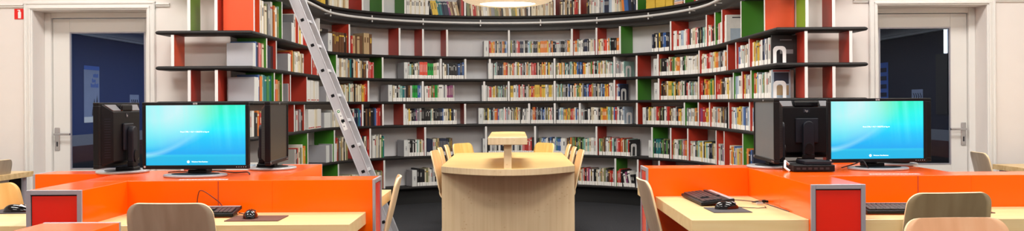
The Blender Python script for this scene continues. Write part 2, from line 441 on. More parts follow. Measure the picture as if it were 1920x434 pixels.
# doors
def door(n, xa, xb, hinge_left):
    y0 = WALLY+0.215; y1 = y0+0.042
    d = empty('door_%d' % n, ((xa+xb)/2, y0, 0)); d['kind'] = 'structure'
    cx = (xa+xb)/2
    f = MB(); fr = 0.055
    fl, fg = (fr, 0.010) if hinge_left else (0.010, fr)
    f.box(xa-cx, xa-cx+fl, -0.03, 0.05, 0, DH); f.box(xb-cx-fg, xb-cx, -0.03, 0.05, 0, DH); f.box(xa-cx+fl, xb-cx-fg, -0.03, 0.05, DH-0.045, DH)
    f.build('door_frame', 'trimw', d, bevel=0.005)
    la, lb = xa-cx+fl+0.003, xb-cx-fg-0.003
    sl_, sr_ = (0.143, 0.085) if hinge_left else (0.082, 0.140); ga, gb = la+sl_, lb-sr_; g0, g1 = 0.70, 1.865
    lf = MB(); lt = DH-0.05
    lf.box(la, ga, 0, 0.042, 0.01, lt); lf.box(gb, lb, 0, 0.042, 0.01, lt); lf.box(ga, gb, 0, 0.042, 0.01, g0); lf.box(ga, gb, 0, 0.042, g1, lt)
    leaf = lf.build('door_leaf', 'doorw', d, bevel=0.003)
    b = MB(); e = 0.010
    for (p, q, r, s) in ((ga, ga+e, g0, g1), (gb-e, gb, g0, g1), (ga+e, gb-e, g0, g0+e), (ga+e, gb-e, g1-e, g1)): b.box(p, q, -0.004, 0.012, r, s)
    b.build('glazing_bead', 'alu', leaf)
    MB().box(ga+e*0.5, gb-e*0.5, 0.015, 0.021, g0+e*0.5, g1-e*0.5).build('glass_pane', 'glass', leaf)
    hx = (la+0.035) if hinge_left else (lb-0.035); sg = 1 if hinge_left else -1
    h = MB().box(hx-0.022, hx+0.022, -0.008, 0, 0.86, 1.055).build('handle_plate', 'steel', leaf, bevel=0.004)
    MB().tube([(hx, -0.005, 1.0), (hx, -0.05, 1.0), (hx+sg*0.02, -0.056, 1.0), (hx+sg*0.13, -0.054, 1.0)], 0.010, 10).build('lever', 'steel', h, smooth=True)
    MB().box(hx-0.006, hx+0.006, -0.0095, -0.007, 0.895, 0.935).build('keyhole', 'inkd', h)
door(1, D1[0], D1[1], True); door(2, D2[0], D2[1], False)
# the rooms beyond the two glass doors
RH = 2.27
def backroom(side, sg, nv):
    xo = sg*5.5; xi = sg*2.66; lo, hi = min(xo, xi), max(xo, xi); y0 = WALLY+WT
    wl = MB(); o0, o1 = (xo-0.1, xo) if sg < 0 else (xo, xo+0.1)
    for (z0, z1, mi) in ((0, 0.52, 3), (0.52, 0.73, 2), (0.73, 0.87, 1), (0.87, RH, 0)): wl.box(o0, o1, y0, 17.0, z0, z1, mi)
    wl.box(lo, hi, 17.0, 17.1, 0, RH, 0)
    i0, i1 = (xi, xi+0.06) if sg < 0 else (xi-0.06, xi)
    wl.box(i0, i1, y0, 17.0, 0, RH, 0)
    struct('wall_%s_corridor' % side, wl, [nv, 'dado_grey', 'dado_red', 'dado_dark'])
    struct('ceiling_%s_corridor' % side, MB().box(lo-0.1, hi+0.1, y0, 17.1, RH, RH+0.05), 'ceil')
    c0, c1 = (xo, xo+0.09) if sg < 0 else (xo-0.09, xo)
    struct('trim_%d' % (7 if sg < 0 else 8), MB().box(c0, c1, y0, 17.0, RH-0.10, RH-0.001).box(min(c0, c1) if sg < 0 else c0+0.03, c1-0.03 if sg < 0 else c1, y0, 17, RH-0.13, RH-0.10), 'ceil')
    L = bpy.data.lights.new('corridor_lamp_%s' % side, 'AREA'); L.energy = 95 if sg < 0 else 60; L.shape = 'RECTANGLE'; L.size = 1.0; L.size_y = 7.5; L.color = (0.85, 0.92, 1)
    lo_ = bpy.data.objects.new('corridor_lamp', L); COL.objects.link(lo_); lo_.location = (sg*3.8, 12.4, RH-0.03)
backroom('left', -1, 'navy'); backroom('right', 1, 'navy2')
def wall_sheet(name, sg, x0, x1, y0p, y1p, build, label, cat, group=None):
    """flat sheet on a corridor side wall between photo columns x0..x1 and rows y0p..y1p"""
    X = sg*5.5; s0, s1 = (x0-960)/X, (x1-960)/X
    Y0, Y1 = sorted((F/s0, F/s1)); sm = (s0+s1)/2
    zt = at((x0+x1)/2, y0p, sm).z; zb = at((x0+x1)/2, y1p, sm).z
    W_, H_ = Y1-Y0, zt-zb
    o = empty(name, (X-sg*0.003, (Y0+Y1)/2, zb), 0, label, cat, group)
    o.rotation_euler = (0, 0, PI/2 if sg < 0 else -PI/2)
    build(o, W_, H_)
    return o
def sheet(o, W_, H_, mat, nm='sheet'): return MB().box(-W_/2, W_/2, 0.0, 0.002, 0, H_).build(nm, mat, o)
def poster_l(o, W_, H_):
    MB().box(-W_/2, W_/2, -0.001, 0.001, 0, H_).build('sheet', 'poster', o)
    MB().box(-W_/2, W_/2, -0.003, -0.001, H_*0.93, H_).build('blue_header', 'posterb', o)
    b = MB(); rr = random.Random(3)
    for (rw, xs, z, hh, k) in ((0, 0.1, 0.80, 0.07, 4), (1, 0.02, 0.71, 0.07, 3), (2, -0.06, 0.62, 0.07, 6)):
        for i in range(k):
            x = W_*(xs + i*0.085)
            if x > W_*0.46: break
            b.box(x, x+W_*0.05, -0.003, -0.001, H_*z, H_*(z+hh*rr.uniform(0.7, 1.1)))
    b.build('blurred_headline', 'posterb', o)
    g = MB(); g.prism([(W_*p[0], H_*p[1]) for p in ((0.0,0.12),(0.42,0.12),(0.45,0.3),(0.38,0.34),(0.34,0.48),(0.28,0.34),(0.2,0.32),(0.16,0.42),(0.08,0.3),(0.02,0.2))], 0.001, 0.003, T=Matrix.Rotation(PI/2, 4, 'X'))
    g.build('dark_figure', 'posterd', o)
    MB().box(-W_*0.5, W_*0.5, -0.003, -0.001, 0, H_*0.10).build('white_footer', 'paper', o)
wall_sheet('event_poster', -1, 157, 186, 124, 230, poster_l, 'tall pale poster with blue header on navy wall behind left glass door', 'poster')
def notice(o, W_, H_):
    MB().box(-W_/2, W_/2, -0.001, 0.001, 0, H_).build('sheet', 'poster', o)
    g = MB()
    for i in range(4): g.tube([(W_*(-0.3+0.2*i), -0.002, H_*0.2), (W_*(-0.22+0.2*i), -0.002, H_*0.45), (W_*(-0.33+0.2*i), -0.002, H_*0.7)], 0.008, 6)
    g.build('squiggles', 'posterd', o)
wall_sheet('paper_notice', -1, 243, 260, 178, 209, notice, 'small pale paper notice on navy wall behind left glass door', 'notice')
def poster_r(o, W_, H_):
    MB().box(-W_/2, W_/2, -0.001, 0.001, 0, H_).build('sheet', 'posterb', o)
    g = MB()
    for i in range(5):
        for (p, q) in ((-0.36, 0.36),): g.box(W_*p, W_*q, -0.003, -0.001, H_*(0.12+0.17*i), H_*(0.21+0.17*i))
    g.build('dark_squares', 'posterd', o)
wall_sheet('event_poster', 1, 1646, 1666, 118, 208, poster_r, 'blue poster with dark squares behind right glass door', 'poster')
wall_sheet('paper_notice', 1, 1710, 1731, 168, 192, notice, 'small grey paper notice behind right glass door, above the monitor', 'notice')
def pict(o, W_, H_):
    MB().box(-W_/2, W_/2, -0.012, 0.002, 0, H_).build('panel', 'dado_dark', o)
    MB().lathe([(0, 0), (W_*0.2, 0.02), (W_*0.26, H_*0.1), (W_*0.18, H_*0.2), (0, H_*0.24)], 16, c=(0, -0.014, H_*0.55)).build('pale_shape', 'dado_grey', o).scale = (1, 0.05, 1)
wall_sheet('display_panel', 1, 1757, 1779, 101, 215, pict, 'tall dark panel with a pale shape behind right glass door', 'panel')
p0 = at(1776.5, 100, 148.5); p1 = at(1776.5, 49, 148.5)
t = empty('tube_light', (p0.x-0.02, p0.y, p0.z), 0, 'upright lit white tube lamp behind right glass door', 'lamp')
MB().box(-0.018, 0.018, -0.01, 0.01, 0, p1.z-p0.z).build('lit_tube', 'tube', t); MB().box(-0.025, 0.025, 0.01, 0.03, 0, p1.z-p0.z).build('backplate', 'black', t)

# fire extinguisher sign
sp_ = at(25, 35.5, 228)
fs_ = empty('fire_sign', (sp_.x+0.04, WALLY-0.001, sp_.z), 0, 'small red fire extinguisher sign on white wall beside left door casing', 'sign')
MB().box(-0.043, 0.043, -0.004, 0, 0, 0.086).build('red_plate', 'signred', fs_, bevel=0.001)
g = MB(); TX = Matrix.Rotation(PI/2, 4, 'X')
g.prism([(-0.012,0.007),(0.012,0.007),(0.013,0.055),(0.008,0.064),(-0.008,0.064),(-0.013,0.055)], 0.004, 0.0048, T=TX)
g.prism([(-0.006,0.066),(0.006,0.066),(0.006,0.076),(-0.012,0.078),(-0.020,0.070),(-0.010,0.072)], 0.004, 0.0048, T=TX)
g.build('pictogram', 'white', fs_)

# ------------------------------------------------------------------ bookcase
bc = empty('curved_bookcase', (0, YB+DEP, 0), 0, 'tall curved charcoal bookcase with red and green dividers filling the alcove', 'bookcase')
BO = Vector((0, YB+DEP, 0))
PROF_N = 5
def ribbon(t0, t1, z0, z1, bull, i0=0, i1=NP-1, m=0):
    """board following the path between offsets t0 (front) and t1 (back)"""
    h = (z1-z0)/2; zc = (z0+z1)/2; prof = []
    if bull:
        for k in range(PROF_N+1):
            a = -PI/2 + PI*k/PROF_N
            prof.append((t0 + h - h*math.cos(a), zc + h*math.sin(a)))
        prof = [(t1, z0)] + prof + [(t1, z1)]
    else: prof = [(t1, z0), (t0, z0), (t0, z1), (t1, z1)]
    mb = MB(); vs = []; fs = []; k = len(prof); rows = []
    idx = list(range(i0, i1+1))
    def ring(i, ext=0, sc=1.0):
        n = NORM[i]
        return [(PATH[i].x + n.x*t + ext - BO.x, PATH[i].y + n.y*t - BO.y, zc + (z-zc)*sc) for (t, z) in prof]
    if i0 == 0 and bull: rows += [ring(0, -0.02, 0.35), ring(0, -0.014, 0.8)]
    rows += [ring(i) for i in idx]
    if i1 == NP-1 and bull: rows += [ring(NP-1, 0.014, 0.8), ring(NP-1, 0.02, 0.35)]
    for r_ in rows: vs += r_
    for a in range(len(rows)-1):
        for q in range(k):
            q2 = (q+1) % k
            fs.append((a*k+q, a*k+q2, (a+1)*k+q2, (a+1)*k+q))
    fs += [tuple(range(k)), tuple((len(rows)-1)*k+q for q in range(k))[::-1]]
    return mb.add(vs, fs, m)
for k, z in enumerate(BT): ribbon(0, DEP, z-TH, z, True).build('shelf_board', 'board', bc, smooth=True)
ribbon(0, DEP, 2.86, 2.89, True, CL, CR).build('shelf_board', 'board', bc, smooth=True)
ribbon(0.035, 0.055, 2.165, BT[0]-TH, False, CL, CR).build('fascia', 'fascia', bc, smooth=True)
ribbon(0.055, DEP, 2.165, 2.18, False, CL, CR).build('fascia_soffit', 'fascia', bc, smooth=True)
ribbon(0.09, 0.11, 0.0, BT[6]-TH, False).build('plinth', 'plinth', bc, smooth=True)
# rail along the fascia
uA, uB = UCL+0.25, UCR-0.25
rp = []
for k in range(121):
    q = P(uA + (uB-uA)*k/120, -0.045)[0]; rp.append((q.x-BO.x, q.y-BO.y, 2.250))
rail_ = MB().tube(rp, 0.0145, 10).build('ladder_rail', 'rail', bc, smooth=True)
for x in (623, 700, 795, 902, 1014, 1119, 1215, 1292, 1340):
    u = u_of(x, -0.045); q, d, n = P(u, -0.06)
    TB = RZ(math.atan2(d.y, d.x), (q.x-BO.x, q.y-BO.y, 0))
    MB().box(-0.007, 0.007, 0.022, 0.036, 2.212, 2.290, T=TB).box(-0.005, 0.005, 0.030, 0.098, 2.236, 2.246, T=TB).build('rail_bracket', 'rail', rail_, bevel=0.002)
# dividers: (photo column of the front edge, colour of the faces)
DCOL = {'r': ('d_red', 'red divider'), 'g': ('d_green', 'green divider'), 'o': ('d_orange', 'orange divider'), 'l': ('d_lime', 'lime divider'), 'w': ('d_white', 'white divider')}
def divider(u, row, c, wing=False):
    z0 = BT[row]; z1 = (2.165 if row == 1 else (2.86 if row == 0 else BT[row-1]-TH))
    q, d, n = P(u, 0.012)
    o = MB().box(-0.012, 0.012, 0, 0.004, z0, z1, 1).box(-0.012, 0.012, 0.004, DEP-0.014, z0, z1, 0)
    ob = o.build('divider', [DCOL[c][0], 'edge'], bc, loc=(q.x-BO.x, q.y-BO.y, 0)); ob.rotation_euler = (0, 0, math.atan2(d.y, d.x))
    ob['label'] = DCOL[c][1]
DIV = {
 0: [(590,'r'),(681,'r'),(719,'g'),(761,'g'),(873,'r'),(993,'w'),(1041,'r'),(1088,'r'),(1195,'g'),(1284,'g'),(1325,'r')],
 1: [(478,'o'),(489,'o'),(530,'g'),(561,'r'),(600,'w'),(656,'r'),(750,'r'),(794,'r'),(839,'r'),(955,'w'),(1073,'r'),(1119,'r'),(1163,'g'),(1258,'r'),(1325,'r'),(1341,'g'),(1354,'r'),(1390,'g'),(1434,'o')],
 2: [(501,'g'),(519,'r'),(585,'r'),(632,'g'),(718,'g'),(827,'w'),(873,'w'),(919,'w'),(1040,'w'),(1152,'w'),(1194,'r'),(1234,'r'),(1311,'r'),(1364,'r'),(1380,'r'),(1405,'r')],
 3: [(515,'g'),(530,'g'),(545,'r'),(576,'r'),(691,'r'),(793,'w'),(908,'w'),(954,'w'),(1040,'w'),(1152,'r'),(1194,'g'),(1235,'r'),(1310,'r'),(1341,'r'),(1375,'g'),(1391,'r'),(1408,'g')],
 4: [(552,'r'),(571,'r'),(680,'r'),(718,'r'),(758,'r'),(872,'r'),(992,'w'),(1040,'w'),(1087,'w'),(1194,'r'),(1283,'g'),(1309,'r'),(1330,'r'),(1366,'r'),(1405,'r')],
 5: [(577,'g'),(627,'g'),(694,'r'),(797,'r'),(911,'w'),(1003,'w'),(1118,'r'),(1222,'g'),(1257,'r'),(1289,'r'),(1342,'r'),(1357,'r'),(1392,'g')],
 6: [(634,'g'),(720,'r'),(840,'w'),(1010,'w'),(1153,'g'),(1195,'r'),(1235,'r'),(1311,'g')],
}
for row, lst in DIV.items():
    for x, c in lst: divider(u_of(x, 0.012), row, c)
# wing dividers: x px at front edge
for row, lst in ((1, ((354,'l'),(405,'r'))), (2, ((323,'o'),)), (3, ((354,'r'),(405,'r'))), (4, ((354,'r'),(405,'r'))), (5, ((340,'r'),)), (6, ((340,'r'),(405,'r')))):
    for x, c in lst: divider((x-960)*F/1.0/237.0/F*1.0 - WL, row, c, True) if False else divider(((x-960)/237.0) - WL, row, c, True)
for row, lst in ((1, ((1515,'l'),(1565,'r'))), (2, ((1513,'r'),(1597,'r'))), (3, ((1513,'r'),(1565,'r'))), (4, ((1515,'r'),(1565,'r'))), (5, ((1565,'r'),)), (6, ((1515,'r'),(1565,'r')))):
    for x, c in lst: divider(CUM[-1] - (WR - (x-960)/237.0), row, c, True)

# ------------------------------------------------------------------ books
BC = {'w': ((236,234,228),'white'), 'c': ((226,214,184),'cream'), 'y': ((232,190,56),'yellow'), 'o': ((236,126,40),'orange'), 'r': ((204,44,36),'red'),
      'b': ((58,104,176),'blue'), 'n': ((38,46,74),'navy'), 'k': ((34,32,34),'black'), 'g': ((66,140,60),'green'), 't': ((36,122,126),'teal'),
      'a': ((152,200,188),'pale green'), 'm': ((150,64,120),'purple'), 'p': ((226,120,120),'pink'), 'e': ((142,142,146),'grey'), 'l': ((176,196,214),'pale blue'),
      'u': ((110,70,44),'brown'), 's': ((190,158,112),'tan'), 'v': ((128,132,86),'olive'), 'f': ((250,82,58),'bright red'), 'G': ((28,170,60),'bright green'), 'x': ((196,196,190),'light grey')}
def mute(c):
    g_ = 0.3*c[0]+0.59*c[1]+0.11*c[2]
    return tuple((g_+(v-g_)*0.86)*0.95 for v in c)
for k, (c, nme) in BC.items(): M['bk_'+k] = plain('book_cover_'+nme.replace(' ', '_'), rgb(*mute(c)), 0.42, var=0.08, scale=30)
BANDS = {'w':'inkd','c':'bk_u','y':'inkd','o':'bk_c','r':'bk_c','b':'bk_w','n':'bk_x','k':'bk_x','g':'bk_c','t':'bk_c','a':'bk_t','m':'bk_c','p':'bk_w','e':'bk_w','l':'bk_b','u':'bk_y','s':'bk_u','v':'bk_y','f':'bk_w','G':'bk_k','x':'bk_r'}
def book_geo(var, cover=0, pages=1, band=2):
    """unit book: x 0..1 thickness, y 0..1 depth (spine at 0), z 0..1 height"""
    g = MB()
    g.box(0, 1, 0, 0.03, 0, 1, cover); g.box(0, 0.1, 0.03, 1, 0, 1, cover); g.box(0.9, 1, 0.03, 1, 0, 1, cover)
    g.box(0.1, 0.9, 0.03, 0.97, 0.015, 0.975, pages)
    if var == 1: g.box(0.3, 0.72, -0.006, 0, 0.55, 0.80, band)
    elif var == 2: g.box(0.0, 1.0, -0.006, 0, 0.80, 0.86, band)
    elif var == 3: g.box(0.4, 0.6, -0.006, 0, 0.4, 0.85, band)
    return g
BMESH = {}
def bmesh_for(c, var):
    if (c, var) not in BMESH: BMESH[(c, var)] = book_geo(var).mesh('book_%s_%d' % (BC[c][1].replace(' ', '_'), var), ['bk_'+c, 'pages', BANDS[c]])
    return BMESH[(c, var)]
LABELMESH = MB().box(0.05, 0.95, -0.014, 0.25, 0, 1).mesh('spine_label', ['label'])
BOOKS = []    # dict(c, var, pos, rz, lean, dims, label, run, px)
# runs: (row, x0, x1, colours, (hmin,hmax), label?, run description, options)
RUNS = []
def run(row, x0, x1, cols, h, lab, name, **kw): RUNS.append((row, x0, x1, cols, h, lab, name, kw))
# --- top shelf, above the rail
run(0, 604, 618, 'yyk', (0.24,0.28), 0, 'top shelf left of the lamp')
run(0, 619, 655, 'ccwccscwcscc', (0.22,0.27), 0, 'top shelf left of the lamp')
run(0, 764, 806, 'wwcwwcwwcwwcww', (0.19,0.195), 0, 'top shelf left of the lamp')
run(0, 809, 863, 'kyyttnnnmsucs', (0.17,0.19), 0, 'top shelf left of the lamp', lean=-0.22)
run(0, 863, 870, 'ur', (0.18,0.21), 0, 'top shelf left of the lamp')
run(0, 877, 992, 'vvucrrscucwwcseevvsukcsswvvyckscuk', (0.15,0.19), 0, 'top shelf behind the lamp', lean=-0.08)
run(0, 997, 1038, 'cccscccscxcscs', (0.16,0.2), 0, 'top shelf behind the lamp')
run(0, 1050, 1086, 'uckwsskcukcrru', (0.16,0.22), 0, 'top shelf right of the lamp')
run(0, 1100, 1160, 'ukcxwxwwexlnnnllwwcx', (0.17,0.22), 0, 'top shelf right of the lamp')
run(0, 1160, 1192, 'csobbnnkn', (0.18,0.22), 0, 'top shelf right of the lamp', lean=-0.1)
run(0, 1302, 1324, 'rwrwrr', (0.2,0.24), 0, 'top shelf right of the lamp')
# --- sixth shelf up
run(1, 491, 527, 'cwcveexnowcva', (0.23,0.3), 0, 'sixth shelf left of the ladder')
run(1, 552, 560, 'ewov', (0.24,0.29), 0, 'sixth shelf left of the ladder')
run(1, 563, 588, 'ywrroynr', (0.2,0.26), 0, 'sixth shelf left of the ladder')
run(1, 625, 654, 'uuuuuuku', (0.225,0.23), 0, 'sixth shelf right of the ladder')
run(1, 659, 681, 'rsusu', (0.2,0.22), 0, 'sixth shelf right of the ladder')
run(1, 684, 699, 'ssu', (0.18,0.25), 0, 'sixth shelf right of the ladder')
run(1, 918, 952, 'royoekcekeoubl', (0.18,0.2), 1, 'sixth shelf at the centre back')
run(1, 958, 1071, 'vekeprnnnwkklavxknksyoooooyxkoknxxekkkeeoyw', (0.18,0.205), 1, 'sixth shelf at the centre back')
run(1, 1076, 1116, 'xooacwwwknnnekwccxp', (0.18,0.205), 1, 'sixth shelf at the centre back')
run(1, 1121, 1161, 'pyccxrffwoakkkkkoo', (0.18,0.205), 1, 'sixth shelf at the centre back')
run(1, 1223, 1255, 'nkcnyknbbnkn', (0.2,0.22), 1, 'sixth shelf on the right curve')
run(1, 1262, 1323, 'wwrwllwwprkwccpwkvkkac', (0.21,0.225), 1, 'sixth shelf on the right curve')
run(1, 1327, 1339, 'cwrku', (0.2,0.23), 1, 'sixth shelf on the right curve')
run(1, 1343, 1352, 'kcpw', (0.2,0.23), 1, 'sixth shelf on the right side')
run(1, 1355.4, 1358.2, 'cw', (0.2,0.25), 1, 'sixth shelf on the right side')
# --- fifth shelf
run(2, 480, 499, 'bnprcs', (0.19,0.21), 0, 'fifth shelf left of the ladder')
run(2, 503, 517, 'nnkn', (0.19,0.205), 0, 'fifth shelf left of the ladder')
run(2, 546, 571, 'rovcwwcyxsw', (0.18,0.21), 0, 'fifth shelf left of the ladder')
run(2, 587, 602, 'rrwr', (0.17,0.2), 0, 'fifth shelf left of the ladder')
run(2, 636, 657, 'cscwccxus', (0.2,0.22), 0, 'fifth shelf right of the ladder')
run(2, 658, 702, 'tkcsowcskuuwrprrp', (0.185,0.22), 0, 'fifth shelf right of the ladder')
run(2, 766, 787, 'xavkwce', (0.18,0.21), 1, 'fifth shelf left of centre')
run(2, 787, 824, 'fffffGGGccw', (0.18,0.21), 1, 'fifth shelf left of centre')
run(2, 831, 870, 'wcklkkkkknbnnb', (0.18,0.21), 1, 'fifth shelf left of centre')
run(2, 926, 1037, 'xaekknkeoorswvcopxwvywreekwosacrprrkcksoyowkyxx', (0.175,0.215), 1, 'fifth shelf at the centre back')
run(2, 1043, 1149, 'vcoyscotwakeackyoybbnbbnoywwcsgrwkkaocyxwsacwxxa', (0.175,0.21), 1, 'fifth shelf at the centre back')
run(2, 1155, 1170, 'exeexwa', (0.18,0.21), 1, 'fifth shelf at the centre back')
run(2, 1237, 1309, 'vkkkkxcrkvgcyooowwkgxcwwwwcwwwc', (0.185,0.21), 1, 'fifth shelf on the right curve')
run(2, 1314, 1361, 'wcwwrrpxcyooeekkxwo', (0.185,0.215), 1, 'fifth shelf on the right curve')
run(2, 1381, 1403, 'llbwaxwsw', (0.2,0.215), 1, 'fifth shelf on the right side')
run(2, 1407, 1445, 'sowyxvyyxwnbwewx', (0.2,0.225), 1, 'fifth shelf on the right side')
# --- fourth shelf
run(3, 485, 513, 'boattgtt', (0.2,0.225), 0, 'fourth shelf left of the ladder')
run(3, 517, 528, 'rosu', (0.18,0.2), 0, 'fourth shelf left of the ladder')
run(3, 578, 599, 'wwcww', (0.215,0.22), 0, 'fourth shelf left of the ladder', folder=True)
run(3, 640, 689, 'sscvwcuacxskcuccsyorr', (0.185,0.215), 0, 'fourth shelf right of the ladder')
run(3, 737, 791, 'cwkxaatekuuxGGGGbbl', (0.185,0.205), 1, 'fourth shelf left of centre')
run(3, 797, 852, 'wwpcugrGGGcwwwewmmmmmx', (0.185,0.205), 1, 'fourth shelf left of centre')
run(3, 914, 951, 'xprcyycuvaeakevx', (0.17,0.2), 1, 'fourth shelf at the centre back')
run(3, 957, 1037, 'yywxlrcxpkxsyrroyyyoyyweyyc', (0.175,0.21), 1, 'fourth shelf at the centre back')
run(3, 1043, 1150, 'xaveaveekwbnwkcowgvycekbnlbrroveekceklnbyoyrwwx', (0.18,0.215), 1, 'fourth shelf at the centre back')
run(3, 1155, 1162, 'xbn', (0.19,0.2), 1, 'fourth shelf at the centre back')
run(3, 1237, 1307, 'ukukucyyygwykvocxgwkkrwxkavlxc', (0.185,0.215), 1, 'fourth shelf on the right curve')
run(3, 1313, 1339, 'rrkyrooygggyk', (0.185,0.22), 1, 'fourth shelf on the right curve')
run(3, 1344, 1368, 'rroukkwcyw', (0.185,0.22), 1, 'fourth shelf on the right curve')
run(3, 1377, 1406, 'llwwoxyewx', (0.2,0.22), 1, 'fourth shelf on the right side')
run(3, 1410, 1445, 'osrylwwxavwxww', (0.2,0.23), 1, 'fourth shelf on the right side')
# --- third shelf
run(4, 466, 496, 'rxwkorsu', (0.18,0.22), 0, 'third shelf beside the left monitor')
run(4, 555, 570, 'xrekr', (0.18,0.215), 0, 'third shelf left of the ladder')
run(4, 578, 604, 'wwwcww', (0.205,0.21), 0, 'third shelf left of the ladder', folder=True)
run(4, 622, 640, 'xcwccs', (0.17,0.2), 0, 'third shelf right of the ladder')
run(4, 652, 678, 'sukxnntb', (0.18,0.215), 0, 'third shelf right of the ladder')
run(4, 683, 699, 'kukuk', (0.2,0.205), 0, 'third shelf right of the ladder')
run(4, 701, 716, 'nbprrk', (0.19,0.22), 0, 'third shelf right of the ladder')
run(4, 764, 856, 'wyckknmeexkkkkkkkackkkkknnbwcckyknwx', (0.175,0.205), 1, 'third shelf left of centre')
run(4, 906, 975, 'xvkkywaknexoorbxwaxwplexwkcevsyrcx', (0.175,0.21), 1, 'third shelf at the centre back')
run(4, 976, 990, 'kwexw', (0.18,0.2), 1, 'third shelf at the centre back', lean=0.1)
run(4, 995, 1037, 'exoorkeekknlnbbwkveywrwk', (0.175,0.21), 1, 'third shelf at the centre back')
run(4, 1043, 1084, 'knlwalsyovyvrrpowbx', (0.175,0.205), 1, 'third shelf at the centre back')
run(4, 1090, 1170, 'xekknwkccwwxksyoooyaavyxbrxwnwel', (0.175,0.21), 1, 'third shelf at the centre back')
run(4, 1212, 1280, 'kcyvcwxxrrukvkwerrruckwwxknooyxw', (0.18,0.21), 1, 'third shelf on the right curve')
run(4, 1286, 1307, 'aewlcwvou', (0.18,0.2), 1, 'third shelf on the right curve')
run(4, 1312, 1362, 'mmrryorkcwyexrockuuekk', (0.18,0.21), 1, 'third shelf on the right curve')
run(4, 1371, 1403, 'xwlyoyslbel', (0.19,0.215), 1, 'third shelf on the right side')
run(4, 1407, 1420, 'clsx', (0.19,0.215), 1, 'third shelf on the right side')
# --- second shelf
run(5, 466, 492, 'wllwbk', (0.14,0.17), 0, 'second shelf beside the left monitor')
run(5, 553, 574, 'xkrcvwyou', (0.2,0.25), 0, 'second shelf left of the ladder')
run(5, 631, 652, 'ruuevsckcv', (0.24,0.28), 0, 'second shelf right of the ladder')
run(5, 674, 692, 'rrkcnr', (0.25,0.27), 0, 'second shelf right of the ladder')
run(5, 697, 720, 'xwxcxkcgt', (0.24,0.28), 0, 'second shelf right of the ladder')
run(5, 766, 795, 'wkkwkwawvcx', (0.19,0.205), 1, 'second shelf left of centre')
run(5, 800, 848, 'nnnnxcvsknnnnnnkvu', (0.2,0.215), 1, 'second shelf left of centre')
run(5, 915, 1001, 'kwexkwnkklwxnwxkxprrprk', (0.18,0.215), 1, 'second shelf at the centre back')
run(5, 1008, 1116, 'kvelblwnbnwltbbwwxuukovgukgvkgacacwwx', (0.19,0.215), 1, 'second shelf at the centre back')
run(5, 1122, 1180, 'agvsuewxyrwakeprrorcuvark', (0.19,0.225), 1, 'second shelf at the centre back')
run(5, 1224, 1254, 'tkttttkgvkngvk', (0.2,0.225), 1, 'second shelf on the right curve')
run(5, 1260, 1287, 'vcwwkgvepro', (0.2,0.225), 1, 'second shelf on the right curve')
run(5, 1293, 1340, 'xcwnvacywkyawknkvsc', (0.2,0.225), 1, 'second shelf on the right curve')
run(5, 1344, 1356, 'oxkem', (0.2,0.22), 1, 'second shelf on the right curve')
run(5, 1366, 1389, 'coybxlyso', (0.2,0.225), 1, 'second shelf on the right side')
run(5, 1394, 1410, 'kvokbn', (0.2,0.225), 1, 'second shelf on the right side')
# --- bottom shelf
run(6, 636, 672, 'cwcvccxcvcwcc', (0.19,0.2), 0, 'bottom shelf right of the ladder')
run(6, 698, 719, 'vkvcevc', (0.2,0.23), 0, 'bottom shelf right of the ladder')
run(6, 782, 820, 'kkkkkkcvcwxewkx', (0.195,0.225), 1, 'bottom shelf left of centre')
run(6, 1083, 1151, 'vocxrkpmwuwkkcwxvscvekurre', (0.185,0.215), 1, 'bottom shelf right of the table')
run(6, 1156, 1166, 'rprk', (0.185,0.215), 1, 'bottom shelf right of the table')
run(6, 1168, 1190, 'kwmkwkk', (0.15,0.2), 1, 'bottom shelf right of the table', lean=-0.22)
run(6, 1198, 1206, 'xvck', (0.18,0.2), 1, 'bottom shelf right of the table')
ORDS = lambda n: '%d%s' % (n, 'th' if 10 <= n % 100 <= 20 else {1:'st',2:'nd',3:'rd'}.get(n % 10, 'th'))
counts = {}
for (row, x0, x1, cols, h, lab, name, kw) in RUNS:
    u0, u1 = u_of(x0), u_of(x1); n = len(cols)
    wts = [R.uniform(0.75, 1.3)*(1.15 if c in 'wcx' else 1.0) for c in cols]
    tot = sum(wts); u = u0
    for i, c in enumerate(cols):
        wd = (u1-u0)*wts[i]/tot
        q, d, nn = P(u + wd*0.5, 0.030 + R.uniform(0, 0.012))
        hh = R.uniform(*h)
        if i and c == cols[i-1] and R.random() < 0.75: hh = BOOKS[-1]['dims'][2]
        counts[name] = counts.get(name, 0)+1
        var = R.choice((0, 1, 1, 2, 3)) if not kw.get('folder') else 4
        if i and c == cols[i-1] and c in 'fGmyno': var = BOOKS[-1]['var']
        dp = R.uniform(0.165, 0.205)
        bwd = min(wd*0.97, wd-0.0006)
        BOOKS.append(dict(c=c, var=var, q=q, rz=math.atan2(d.y, d.x), z=BT[row], lean=kw.get('lean', 0.0)*R.uniform(0.8, 1.1) if kw.get('lean') else (R.uniform(-0.012, 0.012)),
            dims=(bwd, dp, hh), lab=lab, name=name, k=counts[name], row=row, area=hh*wd*(F/q.y)**2*abs(1.0)))
        u += wd
